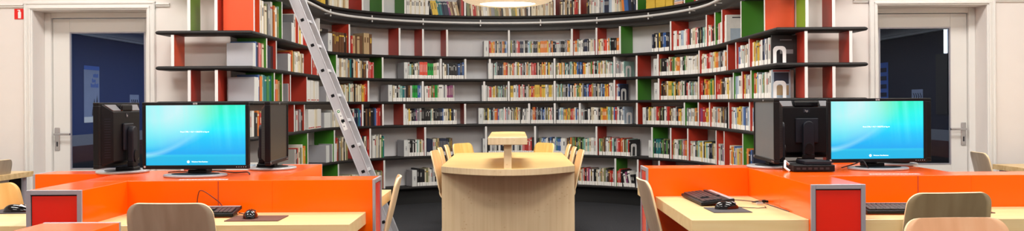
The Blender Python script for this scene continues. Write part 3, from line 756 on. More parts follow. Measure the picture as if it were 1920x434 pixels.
# weight by how far each spine turns to the camera
for b in BOOKS:
    v = Vector((b['q'].x, b['q'].y)).normalized(); nrm = Vector((-math.sin(b['rz']), math.cos(b['rz'])))
    b['area'] *= max(0.05, abs(v.dot(nrm)))
    if b['name'].endswith('behind the lamp'): b['area'] *= 0.4
BOOKS.sort(key=lambda b: -b['area'])
def book_matrix(b):
    T = Matrix.Translation((b['q'].x, b['q'].y, b['z'])) @ Matrix.Rotation(b['rz'], 4, 'Z')
    w_ = b['dims'][0]; ln = b['lean']
    px = w_/2 if ln > 0 else -w_/2
    return T @ Matrix.Translation((px, 0, 0)) @ Matrix.Rotation(ln, 4, 'Y') @ Matrix.Translation((-px-w_/2, 0, 0))
FOLD = {}
NIND = 296
for b in BOOKS[:NIND]:
    if b['var'] == 4:
        if b['c'] not in FOLD:
            g = book_geo(0); g.box(0.15, 0.85, -0.008, 0, 0.05, 0.1, 2); FOLD[b['c']] = g.mesh('book_folder_'+b['c'], ['bk_'+b['c'], 'pages', 'bk_r'])
        me = FOLD[b['c']]
    else: me = bmesh_for(b['c'], b['var'])
    o = bpy.data.objects.new('book', me); COL.objects.link(o)
    sc = b['dims']; Mx = book_matrix(b)
    o.matrix_world = Mx @ Matrix.Diagonal((sc[0], sc[1], sc[2], 1))
    cn = BC[b['c']][1]
    tag(o, '%s %s, %s from left on the %s' % (cn, 'binder' if b['var'] == 4 else 'book', ORDS(b['k']), b['name']), 'book', 'books on the curved shelves')
    if b['lab']:
        l_ = bpy.data.objects.new('spine_label', LABELMESH); COL.objects.link(l_); l_.parent = o
        l_.location = (0, 0, 0.004); l_.scale = (1, 1, 0.042/sc[2])
# everything else on the shelves: one object
cl = list(BC.keys()); mats = ['bk_'+k for k in cl] + ['pages', 'label', 'inkd']
mi = {n_: i for i, n_ in enumerate(mats)}
big = MB()
for b in BOOKS[NIND:]:
    v = b['var'] if b['var'] < 4 else 0
    bandm = BANDS[b['c']]
    g = book_geo(v, mi['bk_'+b['c']], mi['pages'], mi.get(bandm, mi['inkd']))
    if b['lab']: g.box(0.05, 0.95, -0.014, 0.25, 0.004, 0.046/b['dims'][2], mi['label'])
    Mx = book_matrix(b) @ Matrix.Diagonal((*b['dims'], 1))
    o_ = len(big.v); big.v += [tuple(Mx @ Vector(p)) for p in g.v]
    big.f += [tuple(i + o_ for i in f) for f in g.f]; big.m += g.m
bo = big.build('books', mats)
tag(bo, 'remaining small book spines in the long rows across the curved shelves', 'books', kind='stuff')

# --- other things standing on the shelves
def shelf_T(row, x, t=0.03):
    q, d, n = P(u_of(x, t), t)
    return (q.x, q.y, BT[row]), math.atan2(d.y, d.x)
# grey box bookends: label front, grey sides
def box_end(row, x0, x1, h, label, dep=0.17, lab=True, plainbox=False):
    u0, u1 = u_of(x0), u_of(x1); q, d, n = P((u0+u1)/2, 0.028); w_ = (u1-u0)
    o = empty('box_bookend', (q.x, q.y, BT[row]), math.atan2(d.y, d.x), label, 'bookend', 'grey box bookends')
    MB().box(-w_/2, w_/2, 0.004, dep, 0, h).build('body', 'greybox', o, bevel=0.002)
    c = MB().box(-w_/2, w_/2, 0, 0.004, 0, h).build('label_card', 'labelcard', o)
    if lab:
        g = MB(); z = h*0.35
        for k in range(5): g.box(-w_*0.12, w_*0.14, -0.0008, 0, z, z+h*0.035*(0.6+0.4*((k*7) % 3))); z += h*0.055
        g.build('vertical_lettering', 'ink', c)
BOXES = [(1,616,623.5,0.205,'narrow grey box bookend left of the brown antique books'),
 (2,758,765,0.2,'grey box bookend left of the bright red books on the fifth shelf'),
 (2,915.5,924.5,0.2,'grey box bookend starting the long centre row on the fifth shelf'),
 (1,908,917,0.2,'grey box bookend starting the centre row on the sixth shelf'),
 (3,728,735.5,0.2,'grey box bookend left of the bright green books on the fourth shelf'),
 (3,903.5,913,0.2,'grey box bookend starting the centre row on the fourth shelf'),
 (4,755.5,763,0.2,'grey box bookend starting the dark books on the third shelf'),
 (4,897,905.5,0.2,'grey box bookend starting the centre row on the third shelf'),
 (5,757,765,0.2,'grey box bookend on the second shelf left of the table'),
 (5,905,910,0.2,'grey box bookend on the second shelf just left of the reading lamp board'),
 (6,772,781,0.2,'grey box bookend on the bottom shelf beside the left table chairs'),
 (2,1226,1233,0.2,'grey box bookend between two red dividers on the fifth shelf'),
 (3,1227,1234,0.2,'grey box bookend right of the green divider on the fourth shelf'),
 (4,1205,1211,0.2,'grey box bookend starting the right curve on the third shelf'),
 (5,1216,1221,0.2,'grey box bookend left of the teal books on the second shelf'),
 (6,1192,1197,0.19,'grey box bookend at the right end of the bottom shelf'),
 (2,632,636,0.215,'narrow grey box bookend right of the green divider behind the ladder'),
 (5,622,631,0.2,'grey box bookend left of the books behind the ladder foot')]
for b in BOXES: box_end(*b)
# wide grey boxes whose side faces the camera on the left-hand side
for (row, x0, x1, h, lab) in ((2,475,479.5,0.19,'large grey box bookend at the front corner of the fifth shelf, left side'),
    (3,477,484.5,0.195,'large grey box bookend at the front corner of the fourth shelf, left side'),
    (1,547,551.5,0.185,'grey box bookend standing in the green bay on the sixth shelf'),
    (2,540,545,0.165,'grey box bookend left of the red books on the fifth shelf'),
    (3,540,544.5,0.165,'grey box bookend beside the red bay on the fourth shelf'),
    (3,612,621,0.17,'grey box bookend right of the white binders on the fourth shelf'),
    (4,608,620,0.165,'grey box bookend behind the ladder on the third shelf'),
    (5,611,617,0.19,'wide grey box bookend in the green bay on the second shelf')):
    box_end(row, x0, x1, h, lab, dep=0.215, lab=False)
# white arched bookends
def arch_bookend(row, x, w_, h, label):
    (px, py, pz), rz = shelf_T(row, x, 0.02)
    o = empty('arched_bookend', (px, py, pz), rz, label, 'bookend', 'white arched bookends')
    outer = []; inner = []
    r = w_*0.32
    for k in range(13):
        a = PI - PI*k/12
        inner.append((w_/2 + (w_*0.24)*math.cos(a), h*0.62 + (w_*0.24)*math.sin(a)))
    op = [(0, 0), (0, h-r)] + [(r - r*math.cos(PI/2*k/6), h-r + r*math.sin(PI/2*k/6)) for k in range(1, 7)] + [(w_-r + r*math.sin(PI/2*k/6), h-r + r*math.cos(PI/2*k/6)) for k in range(0, 7)] + [(w_, 0)]
    ip = [(w_*0.26, 0)] + inner + [(w_*0.74, 0)]
    poly = op + ip[::-1]
    g = MB(); k = len(poly)
    # local: plate in the y-z plane, thickness along x; triangulated through tessellation
    from mathutils.geometry import tessellate_polygon
    tri = tessellate_polygon([[Vector((a, b, 0)) for a, b in poly]])
    vs = [(-0.0015, a, b) for a, b in poly] + [(0.0015, a, b) for a, b in poly]
    fs = [tuple(t_) for t_ in tri] + [tuple(i+k for i in t_)[::-1] for t_ in tri] + [(i, (i+1) % k, k+(i+1) % k, k+i) for i in range(k)]
    g.add(vs, fs); g.build('arch_plate', 'white', o)
    MB().box(-0.09, 0.0, 0.0, w_, 0.0, 0.0015).build('foot_plate', 'white', o)
arch_bookend(2, 1450, 0.105, 0.14, 'white arched bookend against the black book on the right fifth shelf')
arch_bookend(3, 1450, 0.105, 0.14, 'white arched bookend against the coloured book on the right fourth shelf')
arch_bookend(2, 1174, 0.10, 0.135, 'small white arched bookend ending the centre row on the fifth shelf')
arch_bookend(3, 1165, 0.10, 0.14, 'small white arched bookend ending the centre row on the fourth shelf')
arch_bookend(4, 1175, 0.10, 0.14, 'small white arched bookend ending the centre row on the third shelf')
arch_bookend(5, 1183, 0.10, 0.15, 'small white arched bookend ending the row on the second shelf')
# big books whose front covers face the room
def big_book(row, x, th, dp, h, mat, label, extra):
    (px, py, pz), rz = shelf_T(row, x, 0.028)
    o = empty('large_book', (px, py, pz), rz, label, 'book')
    MB().box(-th, 0, 0, 0.012, 0, h).box(-th, -th+0.003, 0.012, dp, 0, h).box(-0.003, 0, 0.012, dp, 0, h).build('cover', mat, o)
    MB().box(-th+0.003, -0.003, 0.012, dp-0.004, 0.004, h-0.005).build('page_block', 'pages', o)
    for (nm, y0, y1, z0, z1, m_) in extra: MB().box(-0.0005, 0.0012, dp*y0, dp*y1, h*z0, h*z1).build(nm, m_, o)
big_book(2, 1448, 0.03, 0.215, 0.232, 'bk_k', 'large black book facing out at the end of the right fifth shelf', (('cover_title', 0.3, 0.75, 0.82, 0.85, 'bk_e'), ('cover_picture', 0.3, 0.8, 0.35, 0.5, 'bk_e')))
big_book(3, 1448, 0.025, 0.15, 0.232, 'bk_l', 'large illustrated book facing out at the end of the right fourth shelf', (('cover_top_strip', 0.05, 0.95, 0.93, 0.98, 'bk_r'), ('cover_sky', 0.1, 0.9, 0.5, 0.9, 'bk_n'), ('cover_ground', 0.1, 0.9, 0.1, 0.45, 'bk_s')))
big_book(1, 1363, 0.07, 0.19, 0.27, 'bk_w', 'thick white book facing out beside the green divider on the right sixth shelf', (('cover_title', 0.3, 0.8, 0.88, 0.92, 'inkd'), ('cover_picture', 0.2, 0.95, 0.05, 0.5, 'bk_l')))
# yellow magazine piles on the top shelf
def pile(x0, x1, cols, label):
    u0, u1 = u_of(x0), u_of(x1)
    q, d, n = P((u0+u1)/2, 0.03); w_ = u1-u0; z = BT[0]; k = 0
    for c in cols:
        th = R.uniform(0.012, 0.02)
        o = bpy.data.objects.new('magazine', None); COL.objects.link(o)
        o.location = (q.x, q.y, z); o.rotation_euler = (0, 0, math.atan2(d.y, d.x)+R.uniform(-0.04, 0.04))
        k += 1
        tag(o, '%s magazine, %s from bottom of the %s' % (BC[c][1], ORDS(k), label), 'magazine', 'magazines lying flat on the top shelf')
        MB().box(-w_*0.49, w_*0.49, 0, 0.19, 0.0, th*0.98).build('cover', 'bk_'+c, o, bevel=0.002)
        MB().box(-w_*0.485, w_*0.485, -0.0006, 0.19, th*0.3, th*0.75).build('page_edge', 'bk_y' if c == 'y' else 'pages', o)
        z += th
pile(1212, 1229, 'yyyyyyyyyyy', 'left yellow pile')
pile(1230, 1248, 'yyyyyyyyyyyy', 'middle yellow pile')
pile(1249, 1262, 'yyyyyyyyyy', 'right yellow pile')
pile(1265, 1281, 'robbobuu', 'mixed pile right of the yellow ones')
# dark flat book lying on the antique books
(px, py, pz), rz = shelf_T(1, 612, 0.03)
o = empty('flat_book', (px, py, BT[1]+0.207), rz, 'black book lying flat on the narrow grey box bookend', 'book')
MB().box(-0.10, 0.06, -0.002, 0.18, 0, 0.005).box(-0.10, 0.06, -0.002, 0.18, 0.030, 0.035).box(-0.10, 0.06, -0.002, 0.004, 0.005, 0.030).build('cover', 'bk_k', o)
MB().box(-0.095, 0.055, 0.004, 0.175, 0.005, 0.030).build('page_block', 'pages', o)

# ------------------------------------------------------------------ desk islands
DT = 0.90; AT = 0.222; DZ = 0.755; DTH = 0.055
CX, AE = 0.872, 0.45
def island(ox, oy, label, CY, AL_=0.45):
    r = empty('desk_island', (ox, oy, 0), 0, label, 'desk', 'orange desk islands')
    def body(nm, x0, x1, y0, y1): return MB().box(x0, x1, y0, y1, 0, DT).build(nm, 'orange', r, bevel=0.002)
    body('core_cabinet', 0, CX, 0, CY)
    arms = {'front': (0, AT, -AE, 0), 'right': (CX, CX+AE, 0, AT), 'back': (CX-AT, CX, CY, CY+AE), 'left': (-AL_, 0, CY-AT, CY)}
    for k, a in arms.items(): body('partition', *a)
    # framed red end panels
    def cap(cx, cy, rz):
        fw = 0.018; hh = AT/2; g = MB(); T = RZ(rz, (cx, cy, 0))
        g.box(-hh, -hh+fw, -0.012, 0, 0, DT+0.001, T=T).box(hh-fw, hh, -0.012, 0, 0, DT+0.001, T=T).box(-hh+fw, hh-fw, -0.012, 0, DT-fw, DT+0.001, T=T)
        f = g.build('end_frame', 'alu', r, bevel=0.0015)
        MB().box(-hh+fw, hh-fw, -0.002, 0, 0, DT-fw, T=T).build('shadow_gap', 'black', f)
        MB().box(-hh+fw+0.004, hh-fw-0.001, -0.006, -0.002, 0, DT-fw-0.005, T=T).build('red_end_panel', 'redpanel', f)
    cap(AT/2, -AE, 0); cap(CX+AE, AT/2, PI/2); cap(CX-AT/2, CY+AE, PI); cap(-AL_, CY-AT/2, -PI/2)
    # panel seams (thin dark joints on the long fronts)
    MB().box(0.628, 0.632, -0.0008, 0.0, 0, DT-0.002).build('panel_joint', 'd_red', r)
    # desktops
    def top(x0, x1, y0, y1, ax):
        t = MB().box(x0, x1, y0, y1, DZ-DTH, DZ).build('desktop', 'birch', r, bevel=0.002)
        return t
    top(AT, CX+AE-0.03, -0.44, 0, 0); top(-AL_+0.035 if AL_ > 0.5 else -0.44, 0, -AE+0.02, CY-AT, 1); top(CX, CX+0.395, AT, CY+AE-0.02, 1); top(-AL_+0.03, CX-AT, CY, CY+0.44, 0)
    return r
IL = (-1.951, 4.31); IR = (1.216, 4.37)
island(IL[0], IL[1], 'orange lacquered desk island with four wooden desktops on the left', 0.68, 0.42)
island(IR[0], IR[1], 'orange lacquered desk island with four wooden desktops on the right', 0.80, 0.515)
island(IL[0]-0.06, IL[1]-2.66, 'nearest orange desk island, only one arm showing at the bottom left edge', 0.68)

# ------------------------------------------------------------------ monitors
def monitor(loc, rz, label, on=False, dock=False, off='offscreen', bo=0.04):
    r = empty('monitor', loc, rz, label, 'monitor', 'flat monitors on the desk islands')
    W_, z0, z1 = 0.507, 0.034, 0.354; h = W_/2; bt, bb, bs = 0.015, 0.019, 0.0165
    g = MB()
    g.box(-h, h, 0.0, 0.028, z0, z0+bb).box(-h, h, 0.0, 0.028, z1-bt, z1).box(-h, -h+bs, 0.0, 0.028, z0+bb, z1-bt).box(h-bs, h, 0.0, 0.028, z0+bb, z1-bt)
    g.box(-h+bs, h-bs, 0.006, 0.028, z0+bb, z1-bt)
    bz = g.build('bezel', 'black', r, bevel=0.003)
    sw, s0, s1 = h-bs, z0+bb, z1-bt
    sc = MB().add([(-sw, 0.0055, s0), (sw, 0.0055, s0), (sw, 0.0055, s1), (-sw, 0.0055, s1)], [(0, 1, 2, 3)])
    so = sc.build('screen', 'screen' if on else off, r)
    so['label'] = 'lit cyan and blue screen' if on else 'dark switched-off screen'
    uvl = so.data.uv_layers.new(name='UVMap')
    for lp in so.data.loops:
        v = so.data.vertices[lp.vertex_index].co; uvl.data[lp.index].uv = ((v.x+sw)/(2*sw), (v.z-s0)/(s1-s0))
    if on:
        text('log_on_text', 'Press CTRL + ALT + DELETE to log on', 0.0085, 'lit', so, (-0.005, 0.005, s0+(s1-s0)*0.555), (PI/2, 0, 0))
        text('system_text', 'Windows Vista Business', 0.0078, 'lit', so, (0.018, 0.005, s0+(s1-s0)*0.055), (PI/2, 0, 0))
        MB().lathe([(0, -0.0004), (0.006, -0.0004), (0.006, 0.0004), (0, 0.0004)], 14).build('system_orb', 'lit', so).matrix_local = Matrix.Translation((-0.036, 0.005, s0+(s1-s0)*0.055)) @ Matrix.Rotation(PI/2, 4, 'X')
    lg = MB().box(-0.010, 0.010, -0.0012, 0, z1-0.0115, z1-0.0035).build('badge', 'silver', bz)
    text('badge_letters', 'hp', 0.008, 'inkd', lg, (0, -0.0014, z1-0.0075), (PI/2, 0, 0))
    MB().lathe([(0, -0.001), (0.005, -0.001), (0.005, 0.001), (0, 0.001)], 14).build('round_sticker', 'silver', bz).matrix_local = Matrix.Translation((-h+0.012, -0.0005, z0+0.012)) @ Matrix.Rotation(PI/2, 4, 'X')
    g = MB()
    for k in range(5): g.box(h-0.06+0.011*k, h-0.056+0.011*k, -0.0012, 0, z0+0.008, z0+0.011)
    g.build('buttons', 'silver', bz)
    # back
    bk = MB(); bk.frustum((-0.225, 0.225, z0+0.012, z1-0.008, 0.028), (-0.165, 0.165, z0+0.03, z1-0.045, 0.062))
    bc_ = bk.build('back_cover', 'black', r, bevel=0.004)
    for sx in (-1, 1):
        g = MB()
        a = [(sx*0.075, 0.0315, z1-0.012), (sx*0.205, 0.0315, z1-0.012), (sx*0.165, 0.0595, z1-0.041), (sx*0.075, 0.0595, z1-0.041)]
        b2 = [(p[0], p[1]+0.003, p[2]+0.002) for p in a]
        g.add(a+b2, [(0,1,2,3),(7,6,5,4),(0,4,5,1),(1,5,6,2),(2,6,7,3),(3,7,4,0)])
        g.build('silver_vent_strip', 'ventgrey', bc_)
    MB().box(-0.068, 0.068, 0.03, 0.066, z1-0.044, z1-0.010).build('carry_handle', 'gloss', bc_, bevel=0.008, seg=3)
    bg = MB().box(-0.018, 0.018, 0.062, 0.0635, z1-0.075, z1-0.052).build('rear_badge', 'black2', bc_)
    text('rear_badge_letters', 'hp', 0.018, 'silver', bg, (0, 0.064, z1-0.0645), (PI/2, 0, PI))
    for sx in (-1, 1):
        g = MB()
        for k in range(16):
            z = z0+0.05+0.0125*k; xo = 0.198
            g.add([(sx*(xo-0.018), 0.054, z), (sx*(xo+0.012), 0.037, z), (sx*(xo+0.012), 0.037, z+0.004), (sx*(xo-0.018), 0.054, z+0.004)], [(0,1,2,3)])
        g.build('side_vents', 'black2', bc_)
    MB().box(-0.062, 0.062, 0.062, 0.074, 0.115, 0.25).build('mount_plate', 'black2', r, bevel=0.005)
    st = []
    cz0, cz1, cr = 0.055, 0.205, 0.030
    poly = [(-cr, cz0)] + [(cr*math.cos(PI-PI*k/12), cz1+cr*math.sin(PI-PI*k/12)) for k in range(13)] + [(cr, cz0)]
    Tc = Matrix.Translation((0, 0.105, 0)) @ Matrix.Rotation(PI/2, 4, 'X')
    col = MB().prism(poly, 0.0, 0.031, T=Tc)
    col.box(-0.032, 0.032, 0.07, 0.118, 0.014, 0.056).build if False else None
    cobj = col.build('stand_column', 'black2', r, bevel=0.006, seg=3)
    hub = [(0.024*math.cos(2*PI*k/24), 0.085+0.032*math.sin(2*PI*k/24)) for k in range(24)]
    MB().prism(hub, 0.0, 0.006, T=Matrix.Translation((0, 0.111, 0)) @ Matrix.Rotation(PI/2, 4, 'X')).build('hub', 'black', cobj, bevel=0.002)
    g = MB().box(-0.045, 0.045, 0.02, 0.112, 0.012, 0.03).box(-0.032, 0.032, 0.075, 0.105, 0.03, 0.057)
    g.build('stand_foot', 'black', r, bevel=0.005)
    ell = lambda a, b_, n_=48: [(a*math.cos(2*PI*k/n_), bo+b_*math.sin(2*PI*k/n_)) for k in range(n_)]
    MB().prism(ell(0.148, 0.125), 0.0, 0.012).build('base', 'silver', r, bevel=0.005, seg=3)
    MB().prism(ell(0.112, 0.082), 0.012, 0.0145).build('base_inset', 'black', r, bevel=0.001)
    return r
zt = DT+0.0005
def place_mon(xc, s, rz, label, **k): return monitor((( xc-960)/s, F/s, zt), rz, label, **k)
place_mon(366, 394, 0, 'lit monitor on the left orange island, facing the camera', on=True, bo=0.0)
mr = at(1645.5, 250, 377); monitor((mr.x, mr.y, zt), math.radians(4), 'lit monitor on the right orange island, turned slightly rightward', on=True, bo=0.0)
monitor((-2.012, 4.86, zt), -PI/2, 'black monitor seen from behind at the left end of the left island', off='offscreen2')
monitor((-1.225, 5.06, zt), PI/2+math.radians(3), 'dark switched-off monitor turned sideways right of the left lit screen', off='offscreen2')
monitor((1.300, 4.97, zt), -PI/2-math.radians(3), 'dark monitor turned sideways at the left end of the right island')
monitor((1.597, 5.27, zt), PI, 'black monitor seen from behind between the dark and lit right monitors')
monitor((2.125, 5.12, zt), PI/2, 'black monitor seen edge-on behind right edge of right lit screen', bo=0.10)
# docking computer beneath the rear-facing monitor
dk = empty('docking_unit', (1.44, 4.70, DT), 0, 'flat black docking computer on the orange top under the rear-facing monitor', 'computer')
MB().box(-0.09, 0.11, -0.09, 0.10, 0.003, 0.034).build('lower_case', 'black', dk, bevel=0.004)
MB().box(-0.03, 0.10, -0.07, 0.08, 0.034, 0.052).build('upper_case', 'black2', dk, bevel=0.004)
g = MB()
for k in range(6): g.box(-0.075+0.028*k, -0.058+0.028*k, -0.0915, -0.09, 0.012, 0.022)
g.build('ports', 'key', dk)
MB().tube([(-0.10, -0.06, 0.004), (-0.12, -0.05, 0.02), (-0.11, -0.02, 0.05), (-0.085, 0.0, 0.03)], 0.006, 8).build('white_plug_cable', 'white', dk, smooth=True)

# ------------------------------------------------------------------ desk things
def keyboard(loc, rz, label):
    r = empty('keyboard', loc, rz, label, 'keyboard', 'black keyboards on the desks')
    L, D_ = 0.45, 0.158; sl = 0.014/D_
    T = Matrix.Translation((0, 0, 0)) @ Matrix.Rotation(math.atan(0.10), 4, 'X')
    Tt = Matrix.Translation((0, -D_/2, 0.004)) @ Matrix.Rotation(0.11, 4, 'X')
    MB().box(-L/2, L/2, 0, D_, 0, 0.014, T=Tt).build('case', 'black', r, bevel=0.003)
    MB().box(-L/2+0.004, L/2-0.004, D_-0.022, D_-0.003, 0.014, 0.0155, T=Tt).build('silver_back_strip', 'silver', r)
    g = MB(); n = 0
    def rowk(x0, x1, y, k):
        w_ = (x1-x0)/k
        for i in range(k): g.box(x0+w_*i+0.0012, x0+w_*(i+1)-0.0012, y+0.001, y+0.0165, 0.014, 0.0205, T=Tt)
    for j in range(5): rowk(-0.215, 0.065, 0.012+0.0185*j, 14 if j else 9)
    rowk(-0.215, 0.065, 0.112, 13)
    for j in (0, 3, 4): rowk(0.075, 0.130, 0.012+0.0185*j, 3)
    for j in range(5): rowk(0.14, 0.215, 0.012+0.0185*j, 4)
    g.build('keys', 'key', r, bevel=0.0008, seg=1)
    f = MB()
    for sx in (-1, 1): f.box(sx*0.19-0.015, sx*0.19+0.015, D_/2-0.02, D_/2-0.008, 0.0, 0.019)
    f.build('flip_foot', 'black', r)
    return r
def mouse(loc, rz, label, cable=None):
    r = empty('mouse', loc, rz, label, 'mouse', 'black computer mice')
    vs = []; fs = []; nu, nv = 20, 9
    for j in range(nv+1):
        ph = (PI/2)*j/nv
        for i in range(nu):
            a = 2*PI*i/nu; cr_ = math.cos(ph)
            x = 0.031*math.cos(a)*cr_*(1 - 0.14*math.sin(a)*0.6); y = 0.058*math.sin(a)*cr_
            vs.append((x, y, 0.002 + 0.032*math.sin(ph)*(1 - 0.25*math.sin(a)*cr_)))
    for j in range(nv):
        for i in range(nu): i2 = (i+1) % nu; fs.append((j*nu+i, j*nu+i2, (j+1)*nu+i2, (j+1)*nu+i))
    fs.append(tuple(range(nu))[::-1])
    MB().add(vs, fs).build('shell', 'gloss', r, smooth=True)
    MB().tube([(0, 0.028, 0.031), (0, 0.044, 0.022)], 0.004, 8).build('scroll_wheel', 'black2', r)
    pts = [Vector((-0.006+0.0, 0.052, 0.012))]
    g = MB()
    for sx in (-1, 1): g.add([(sx*0.004, 0.02, 0.0352), (sx*0.020, 0.02, 0.0295), (sx*0.017, 0.046, 0.0205), (sx*0.004, 0.050, 0.0215)], [(0, 1, 2, 3)])
    g.build('button', 'silver', r)
    if cable: MB().tube(cable, 0.0018, 6).build('cable', 'cord', r, smooth=True)
    return r
def pad(loc, rz, w_, d_, mat, label):
    r = MB().box(-w_/2, w_/2, -d_/2, d_/2, 0, 0.003).build('mouse_pad', mat, None, bevel=0.001, loc=loc); r.rotation_euler = (0, 0, rz)
    return tag(r, label, 'mouse pad')
dz = DZ+0.0005
kb1 = keyboard((-1.425, 4.185, dz), 0.03, 'black keyboard on the left desk, half hidden behind the grey-brown chair')
pad((-1.085, 4.075, dz), 0, 0.225, 0.19, 'pad', 'brown mouse pad on the left desk right of the keyboard')
mouse((-1.115, 4.085, dz+0.003), 0.15, 'black mouse on the brown pad on the left desk', [(0, 0.056, 0.006), (-0.01, 0.09, 0.003), (-0.04, 0.13, 0.002), (-0.07, 0.17, 0.003)])
keyboard((0.948, 4.68, dz), -PI/2+0.03, 'black keyboard lying lengthwise on the right island side desk')
pad((0.96, 4.29, dz), 0.03, 0.17, 0.20, 'pad2', 'dark grey mouse pad in front of the lengthwise keyboard')
mouse((0.965, 4.325, dz+0.003), -PI/2+0.25, 'black mouse on the dark grey pad beside the lengthwise keyboard', [(0, 0.056, 0.006), (0.01, 0.09, 0.003), (0.03, 0.14, 0.001), (0.02, 0.185, 0.001), (-0.02, 0.20, 0.003)])
keyboard((1.735, 4.155, dz), -0.02, 'black keyboard on the right desk, half hidden behind the olive-toned chair')
pad((2.0, 4.19, dz), 0, 0.14, 0.15, 'pad', 'brown mouse pad peeking out right of the right desk chair')
pad((-2.28, 4.40, dz), 0.02, 0.20, 0.18, 'pad2', 'dark mouse pad on the desk at far left edge')
mouse((-2.255, 4.365, dz+0.003), -PI/2+0.1, 'black mouse on the dark pad at far left edge')
# cords
s_ = 424
def cord(name, pts, r, mat, label): return tag(MB().tube([tuple(p) for p in pts], r, 7).build(name, mat, None, smooth=True), label, 'cord')
def spl(pts, n=8):
    pts = [Vector(p) for p in pts]; out = []
    for i in range(len(pts)-1):
        p0, p1, p2, p3 = pts[max(i-1, 0)], pts[i], pts[i+1], pts[min(i+2, len(pts)-1)]
        for k in range(n):
            t_ = k/n; out.append(0.5*((2*p1)+(p2-p0)*t_+(2*p0-5*p1+4*p2-p3)*t_*t_+(3*p1-p0-3*p2+p3)*t_**3))
    return out+[pts[-1]]
kc = spl([at(368, 384, 421)-Vector((0,0,0.03)), at(369, 376, 421), at(372, 361, 421), at(377, 358, 421), at(386, 362, 421), at(400, 372, 421), at(410, 380, 421), at(415, 386, 424)])
inv = (Matrix.Translation((-1.425, 4.185, dz)) @ Matrix.Rotation(0.03, 4, 'Z')).inverted()
MB().tube([inv @ p for p in kc], 0.0022, 7).build('cable', 'cordr', kb1, smooth=True)
uc = spl([Vector((1.02, 4.74, DZ+0.004)), at(1372, 366, 380), Vector((1.13, 4.66, DZ+0.003)), Vector((1.175, 4.56, DZ+0.004)), Vector((1.15, 4.50, DZ+0.012)), Vector((1.185, 4.47, DZ+0.02))])
uc[8:9] = []
us = empty('usb_cable', (1.17, 4.54, dz), 0, 'tangled black cable with two plugs on the right island side desk', 'cable')
pts = spl([(-0.15, 0.20, 0.004), (-0.06, 0.16, 0.003), (0.01, 0.08, 0.003), (0.035, 0.02, 0.012), (0.01, -0.03, 0.022), (-0.03, 0.0, 0.012), (-0.02, 0.06, 0.003), (0.02, 0.03, 0.003), (0.03, -0.08, 0.002), (0.035, -0.2, 0.002), (0.04, -0.34, 0.003)])
MB().tube(pts, 0.0020, 7).build('wire', 'cord', us, smooth=True)
MB().box(-0.028, 0.004, -0.05, -0.035, 0.004, 0.012).build('plug', 'silver', us, bevel=0.002)
MB().box(0.018, 0.045, 0.02, 0.038, 0.004, 0.015).build('plug', 'black', us, bevel=0.002)
# monitor cables lying on the orange tops
cord('monitor_cable', spl([(-1.72, 4.80, DT+0.004), (-1.62, 4.74, DT+0.012), (-1.54, 4.70, DT+0.004), (-1.47, 4.72, DT+0.016), (-1.38, 4.76, DT+0.004), (-1.30, 4.70, DT+0.010), (-1.27, 4.64, DT+0.004)]), 0.003, 'cord', 'black cable lying behind the left lit monitor base')
cord('monitor_cable', spl([(1.66, 4.84, DT+0.005), (1.70, 4.76, DT+0.03), (1.715, 4.70, DT+0.05), (1.73, 4.68, DT+0.02), (1.76, 4.72, DT+0.004), (1.84, 4.88, DT+0.005)]), 0.003, 'cord', 'black cable looping beside the docking computer on the right island')
# printed label strips on the orange tops
def strip(x0, x1, y, s, label, rz=0):
    a, b = at(x0, y, s), at(x1, y, s)
    r = empty('label_strip', ((a.x+b.x)/2, a.y, DT+0.0005), rz, label, 'label'); w_ = b.x-a.x
    MB().box(-w_/2, w_/2, -0.012, 0.012, 0, 0.0006).build('paper_strip', 'paper', r)
    g = MB(); rr = random.Random(int(x0)); x = -w_*0.47
    while x < w_*0.46:
        k = rr.uniform(0.006, 0.02); g.box(x, x+k, -0.004, 0.003, 0.0006, 0.0009); x += k+0.005
    g.build('print', 'ink', r)
strip(336, 426, 340, 412, 'white printed label strip at front edge of left lit monitor base')
strip(1630, 1723, 331, 404, 'white printed label strip at front edge below right lit monitor')
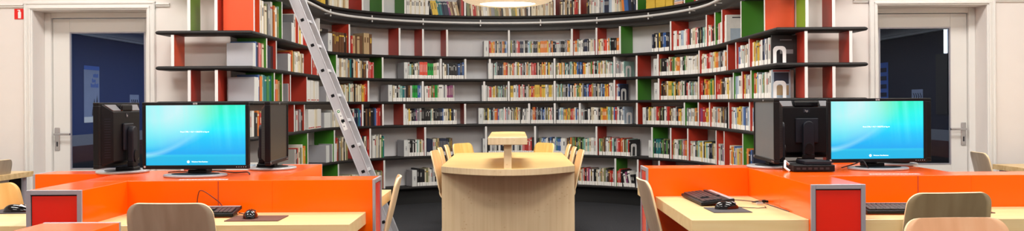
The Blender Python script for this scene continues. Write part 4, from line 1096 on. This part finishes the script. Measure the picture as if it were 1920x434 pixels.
# ------------------------------------------------------------------ chairs
def chair_proto(mat):
    """faces +Y, origin on the floor under the seat"""
    prof = []                                            # (y, z, half width)
    for k in range(8): prof.append((0.22-0.05*k, 0.452-0.004*math.sin(k/7*PI)*3 - (0.014 if k == 0 else 0), 0.190+0.008*math.sin(k/7*PI)))
    for k in range(1, 8):
        a = PI/2*k/8; prof.append((-0.13-0.075*math.sin(a), 0.452+0.075*(1-math.cos(a)), 0.188-0.012*math.sin(a)))
    n = 12
    for k in range(0, n+1):
        f = k/n; prof.append((-0.205-0.085*f**0.8, 0.530+0.32*f, 0.184-0.008*f))
    # rounded top corners: half width shrinks by a superellipse over the last centimetres
    rc = 0.055; ext = []
    top = prof[-1]
    base = [p for p in prof if p[1] < top[1]-rc or p[0] > -0.2]
    for k in range(0, 9):
        a = PI/2*k/8; zz = top[1]-rc+rc*math.sin(a); f = (zz-0.530)/0.32
        base.append((-0.205-0.085*f**0.8, zz, 0.176-rc+rc*math.cos(a)))
    prof = base
    # rounded front corners of the seat
    pr2 = [(0.232, 0.436, 0.150), (0.230, 0.440, 0.170)] + prof
    nu = 12; vs = []; fs = []
    for (y, z, hw) in pr2:
        bk = max(0.0, min(1.0, (z-0.47)/0.15))
        for i in range(nu+1):
            v = -1+2*i/nu; x = hw*v
            vs.append((x, y + bk*0.022*(x/0.18)**2, z + (1-bk)*0.010*(x/0.18)**2))
    for j in range(len(pr2)-1):
        for i in range(nu): a = j*(nu+1)+i; fs.append((a, a+1, a+nu+2, a+nu+1))
    r = empty('chair')
    o = MB().add(vs, fs).build('shell', [mat, 'plyedge'], r, smooth=True)
    so = o.modifiers.new('solid', 'SOLIDIFY'); so.thickness = 0.011; so.offset = 0; so.material_offset_rim = 1
    for (sx, sy) in ((-1, 1), (1, 1), (-1, -1), (1, -1)):
        MB().tube([(sx*0.13, sy*0.10, 0.433), (sx*0.155, sy*0.125, 0.425), (sx*0.165, sy*0.14, 0.40), (sx*0.205, sy*0.215, 0.004)], 0.0095, 10).build('leg', 'steel', r, smooth=True)
    MB().tube([(-0.13, 0.10, 0.434), (0.13, 0.10, 0.434)], 0.009, 8).tube([(-0.13, -0.10, 0.434), (0.13, -0.10, 0.434)], 0.009, 8).build('seat_frame', 'steel', r, smooth=True)
    return r
PROTO = {}
def chair(x, y, rz, label, mat='chair', group='plywood chairs'):
    if mat not in PROTO: PROTO[mat] = chair_proto(mat); c = PROTO[mat]
    else: c = copy_tree(PROTO[mat])
    c.location = (x, y, 0); c.rotation_euler = (0, 0, rz); tag(c, label, 'chair', group)
    return c
BK = 0.29                                                # chair-back top lies this far behind the origin
D_ = math.radians
# at the desks
chair(-1.352, 3.80+BK, D_(-3), 'grey-brown plywood chair pushed in at the left desk, back to camera', 'chairg')
chair(1.752, 3.88+BK, D_(5), 'olive-brown plywood chair at the right desk, back to camera, behind the pinkish one', 'chairo').scale = (1.02,)*3
chair(1.475, 3.20-BK, PI+D_(2), 'pinkish beech chair cut off at bottom right, nearest the camera', 'chairp')
chair(-0.600-BK, 5.15, PI/2+D_(6), 'pale plywood chair seen side-on right of the left orange island', 'chair')
chair(0.645+BK, 4.90, -PI/2+D_(2), 'pale plywood chair seen side-on left of the right orange island', 'chairg')
chair(-2.60+BK, 4.72, -PI/2-D_(10), 'orange-toned plywood chair at far left edge behind the mouse', 'chairy')
# by the side walls
chair(-3.69-BK, 6.95, PI/2-D_(8), 'grey-brown chair at the side table on far left edge', 'chairg')
chair(3.50+BK, 7.22, -PI/2-D_(6), 'olive plywood chair at the side table right of right door', 'chairg')
# round the bamboo table
chair(-0.665+BK, 7.93, -PI/2-D_(6), 'nearest plywood chair on the left side of the bamboo table', 'chaire')
chair(-0.655+BK, 8.47, -PI/2, 'second plywood chair on the left side of the bamboo table', 'chaire')
chair(-0.635+BK, 9.0, -PI/2, 'third plywood chair on the left side of the bamboo table', 'chaire')
chair(0.590-BK, 7.95, PI/2+D_(3), 'nearest plywood chair on the right side of the bamboo table', 'chaire')
chair(0.565-BK, 8.47, PI/2, 'second plywood chair on the right side of the bamboo table', 'chaire')
chair(0.550-BK, 9.0, PI/2, 'third plywood chair on the right side of the bamboo table', 'chaire')
chair(-0.30, 9.80, PI+D_(57), 'yellow plywood chair at the far left corner of the bamboo table', 'chairy').scale = (0.973,)*3
chair(0.12, 9.80, PI-D_(57), 'yellow plywood chair at the far right corner of the bamboo table', 'chairy').scale = (0.973,)*3

# ------------------------------------------------------------------ bamboo reading table
TX0, TY0, TY1, THW = -0.035, 7.62, 9.62, 0.53
tb = empty('reading_table', (TX0, 8.6, 0), 0, 'long bamboo table with bowed front and raised centre shelf in the alcove', 'table')
def bow(hw, y0, y1, b, n=24):
    pts = [(-hw, y1)]
    out = []
    for k in range(n+1):
        x = -hw+2*hw*k/n; out.append((x, y0 - b*(1-(x/hw)**2)))
    bk = []
    for k in range(n+1):
        x = hw-2*hw*k/n; bk.append((x, y1 + 0.10*(1-(x/hw)**2)))
    return out+bk
ly0, ly1 = TY0-8.6, TY1-8.6
MB().prism(bow(THW, ly0, ly1, 0.40), 0.692, 0.743, mside=1).build('tabletop', ['bamboo_top', 'bamboo_side'], tb, bevel=0.003)
MB().box(-THW+0.002, THW-0.002, ly0+0.01, ly0+0.05, 0, 0.692).build('front_panel', 'bamboo_side', tb, bevel=0.002)
MB().box(-THW+0.06, THW-0.06, ly1-0.09, ly1-0.05, 0, 0.70).build('rear_panel', 'bamboo_side', tb, bevel=0.002)
MB().box(-0.029, 0.029, ly0-0.335, ly1-0.30, 0.74, 0.925).build('shelf_support', 'bamboo_side', tb, bevel=0.002)
MB().prism([(x, y) for x, y in bow(0.15, ly0-0.355, 0.04, 0.03)], 0.925, 0.982, mside=1).build('raised_shelf', ['bamboo_top', 'bamboo_side'], tb, bevel=0.004)

# side tables along the walls
def side_table(x0, x1, y0, y1, label):
    r = empty('side_table', ((x0+x1)/2, (y0+y1)/2, 0), 0, label, 'table', 'side tables by the walls')
    hx, hy = (x1-x0)/2, (y1-y0)/2
    MB().box(-hx, hx, -hy, hy, 0.70, 0.74).build('tabletop', 'birchedge', r, bevel=0.002)
    for sx in (-1, 1):
        for sy in (-1, 1): MB().tube([(sx*(hx-0.05), sy*(hy-0.05), 0), (sx*(hx-0.05), sy*(hy-0.05), 0.70)], 0.02, 10).build('leg', 'alu', r, smooth=True)
    MB().box(-hx+0.08, hx-0.08, hy-0.03, hy-0.015, 0.35, 0.70).build('modesty_panel', 'black', r)
side_table(-4.55, -3.68, 5.9, 7.38, 'light wood side table left of left door')
side_table(3.77, 4.65, 5.9, 7.54, 'light wood side table right of right door')

# ------------------------------------------------------------------ ladder
LY0 = F/213.0; LYW = 0.33
top_ = Vector((-2.035, 0, 2.25)); slope = 0.394
zt_ = 2.36; xb = -1.0605
ld = empty('ladder', (xb, LY0+LYW/2, 0), 0, 'aluminium ladder leaning against the rail on the left shelves', 'ladder')
ang = math.atan(slope); Lh = (zt_)/math.cos(ang)
Tl = Matrix.Rotation(-ang, 4, 'Y')
# local axis: z along the stile, x across its depth, y along the rungs
for (y0, y1) in ((-LYW/2, -LYW/2+0.024), (LYW/2-0.024, LYW/2)):
    st = MB()
    st.box(-0.042, 0.042, y0+0.008 if y0 < 0 else y0, y1 if y0 < 0 else y1-0.008, 0.035, Lh, T=Tl)
    ya, yb = (y0, y0+0.010) if y0 < 0 else (y1-0.010, y1)
    st.box(-0.044, -0.036, ya, yb+0.003 if y0 < 0 else yb, 0.035, Lh, T=Tl).box(0.036, 0.044, ya, yb, 0.035, Lh, T=Tl)
    so_ = st.build('stile', 'alu_l', ld, bevel=0.0015)
    MB().box(-0.046, 0.046, y0-0.003, y1+0.003, 0.004, 0.05, T=Tl).build('rubber_foot', 'black', so_, bevel=0.003)
for k in range(9):
    zz = 0.213 + k*0.2402
    rg = MB().box(-0.020, 0.020, -LYW/2+0.02, LYW/2-0.02, zz-0.015, zz+0.015, T=Tl).build('rung', 'alu_l', ld, bevel=0.003)
    pl = MB().box(-0.015, 0.015, -LYW/2+0.003, -LYW/2+0.010, zz-0.013, zz+0.013, T=Tl).build('rung_plug', 'black', rg, bevel=0.003)
for sy in (-1, 1):
    MB().tube([Tl @ Vector((-0.03, sy*(LYW/2-0.01), Lh-0.15)), Tl @ Vector((-0.055, sy*(LYW/2-0.01), Lh-0.09)), Tl @ Vector((-0.06, sy*(LYW/2-0.01), Lh-0.03)), Tl @ Vector((-0.03, sy*(LYW/2-0.01), Lh-0.005))], 0.008, 8).build('hook', 'steel', ld, smooth=True)
yf = -LYW/2+0.0075
lb = MB().box(-0.022, 0.012, yf-0.0015, yf+0.002, 1.09, 1.285, T=Tl).build('sticker', 'paper', ld)
MB().box(-0.016, 0.006, yf-0.0025, yf-0.0014, 1.255, 1.277, T=Tl).build('green_square', 'green_st', lb)
MB().box(-0.010, 0.000, yf-0.0032, yf-0.0024, 1.261, 1.271, T=Tl).build('white_mark', 'white', lb)
for k in range(4): MB().box(-0.012+0.002*k, -0.002+0.002*k, yf-0.0025, yf-0.0014, 1.12+0.032*k, 1.130+0.032*k, T=Tl).build('printed_mark', 'ink', lb)

# ------------------------------------------------------------------ pendant lamp over the table
lp = at(953, 7, 212)
pl = empty('pendant_lamp', (lp.x, lp.y, lp.z), 0, 'cream bowl pendant lamp with bright round opening above the table', 'lamp')
prof = [(0.245, 0.0), (0.262, -0.010), (0.30, -0.004), (0.355, 0.010), (0.395, 0.028), (0.42, 0.06), (0.415, 0.12), (0.35, 0.205), (0.2, 0.235), (0.04, 0.245), (0.0, 0.245)]
MB().lathe(prof, 56).build('shade', 'lampshade', pl, smooth=True)
MB().lathe([(0.0, 0.012), (0.245, 0.012), (0.245, 0.0)], 48).build('lit_diffuser', 'bulb', pl, smooth=True)
MB().tube([(0, 0, 0.24), (0, 0, CH-lp.z)], 0.006, 8).build('cord', 'black', pl)
MB().lathe([(0, 0), (0.06, 0), (0.06, 0.03), (0, 0.03)], 24, c=(0, 0, CH-lp.z-0.031)).build('ceiling_rose', 'white', pl)

# ------------------------------------------------------------------ light: the room's ceiling panels
def ceiling_panel(x, y, w_, d_, e, z=CH, tint=(1.0, 0.985, 0.965), label=''):
    r = empty('ceiling_light', (x, y, z), 0, label, 'light', 'ceiling light panels')
    MB().box(-w_/2-0.02, w_/2+0.02, -d_/2-0.02, d_/2+0.02, -0.03, -0.001).build('housing', 'white', r)
    MB().box(-w_/2, w_/2, -d_/2, d_/2, -0.034, -0.03).build('diffuser', 'bulb', r)
    L = bpy.data.lights.new('ceiling_light', 'AREA'); L.shape = 'RECTANGLE'; L.size = w_; L.size_y = d_; L.energy = e; L.color = tint
    o = bpy.data.objects.new('ceiling_lamp', L); COL.objects.link(o); o.location = (x, y, z-0.04)
ROWS = ((0.6, 38, 'row near camera'), (3.4, 50, 'row over desks'), (6.1, 56, 'row before shelves'))
for y, e, nm in ROWS:
    for x, sd in ((-2.9, 'left'), (0, 'middle'), (2.9, 'right')):
        ceiling_panel(x, y, 1.5, 0.7, e, label='white ceiling light panel above the room, out of view, %s, %s' % (nm, sd))
ceiling_panel(0, 9.3, 1.6, 1.2, 85, label='white ceiling light panel above the alcove, out of view')
L = bpy.data.lights.new('pendant_glow', 'AREA'); L.shape = 'DISK'; L.size = 0.46; L.energy = 14; L.color = (1, 0.93, 0.8)
o = bpy.data.objects.new('pendant_glow', L); COL.objects.link(o); o.location = (lp.x, lp.y, lp.z-0.012)
wd = bpy.data.worlds.new('world'); wd.use_nodes = True; wd.node_tree.nodes['Background'].inputs[0].default_value = (0.05, 0.05, 0.05, 1); scene.world = wd
print('BOOKS', len(BOOKS))
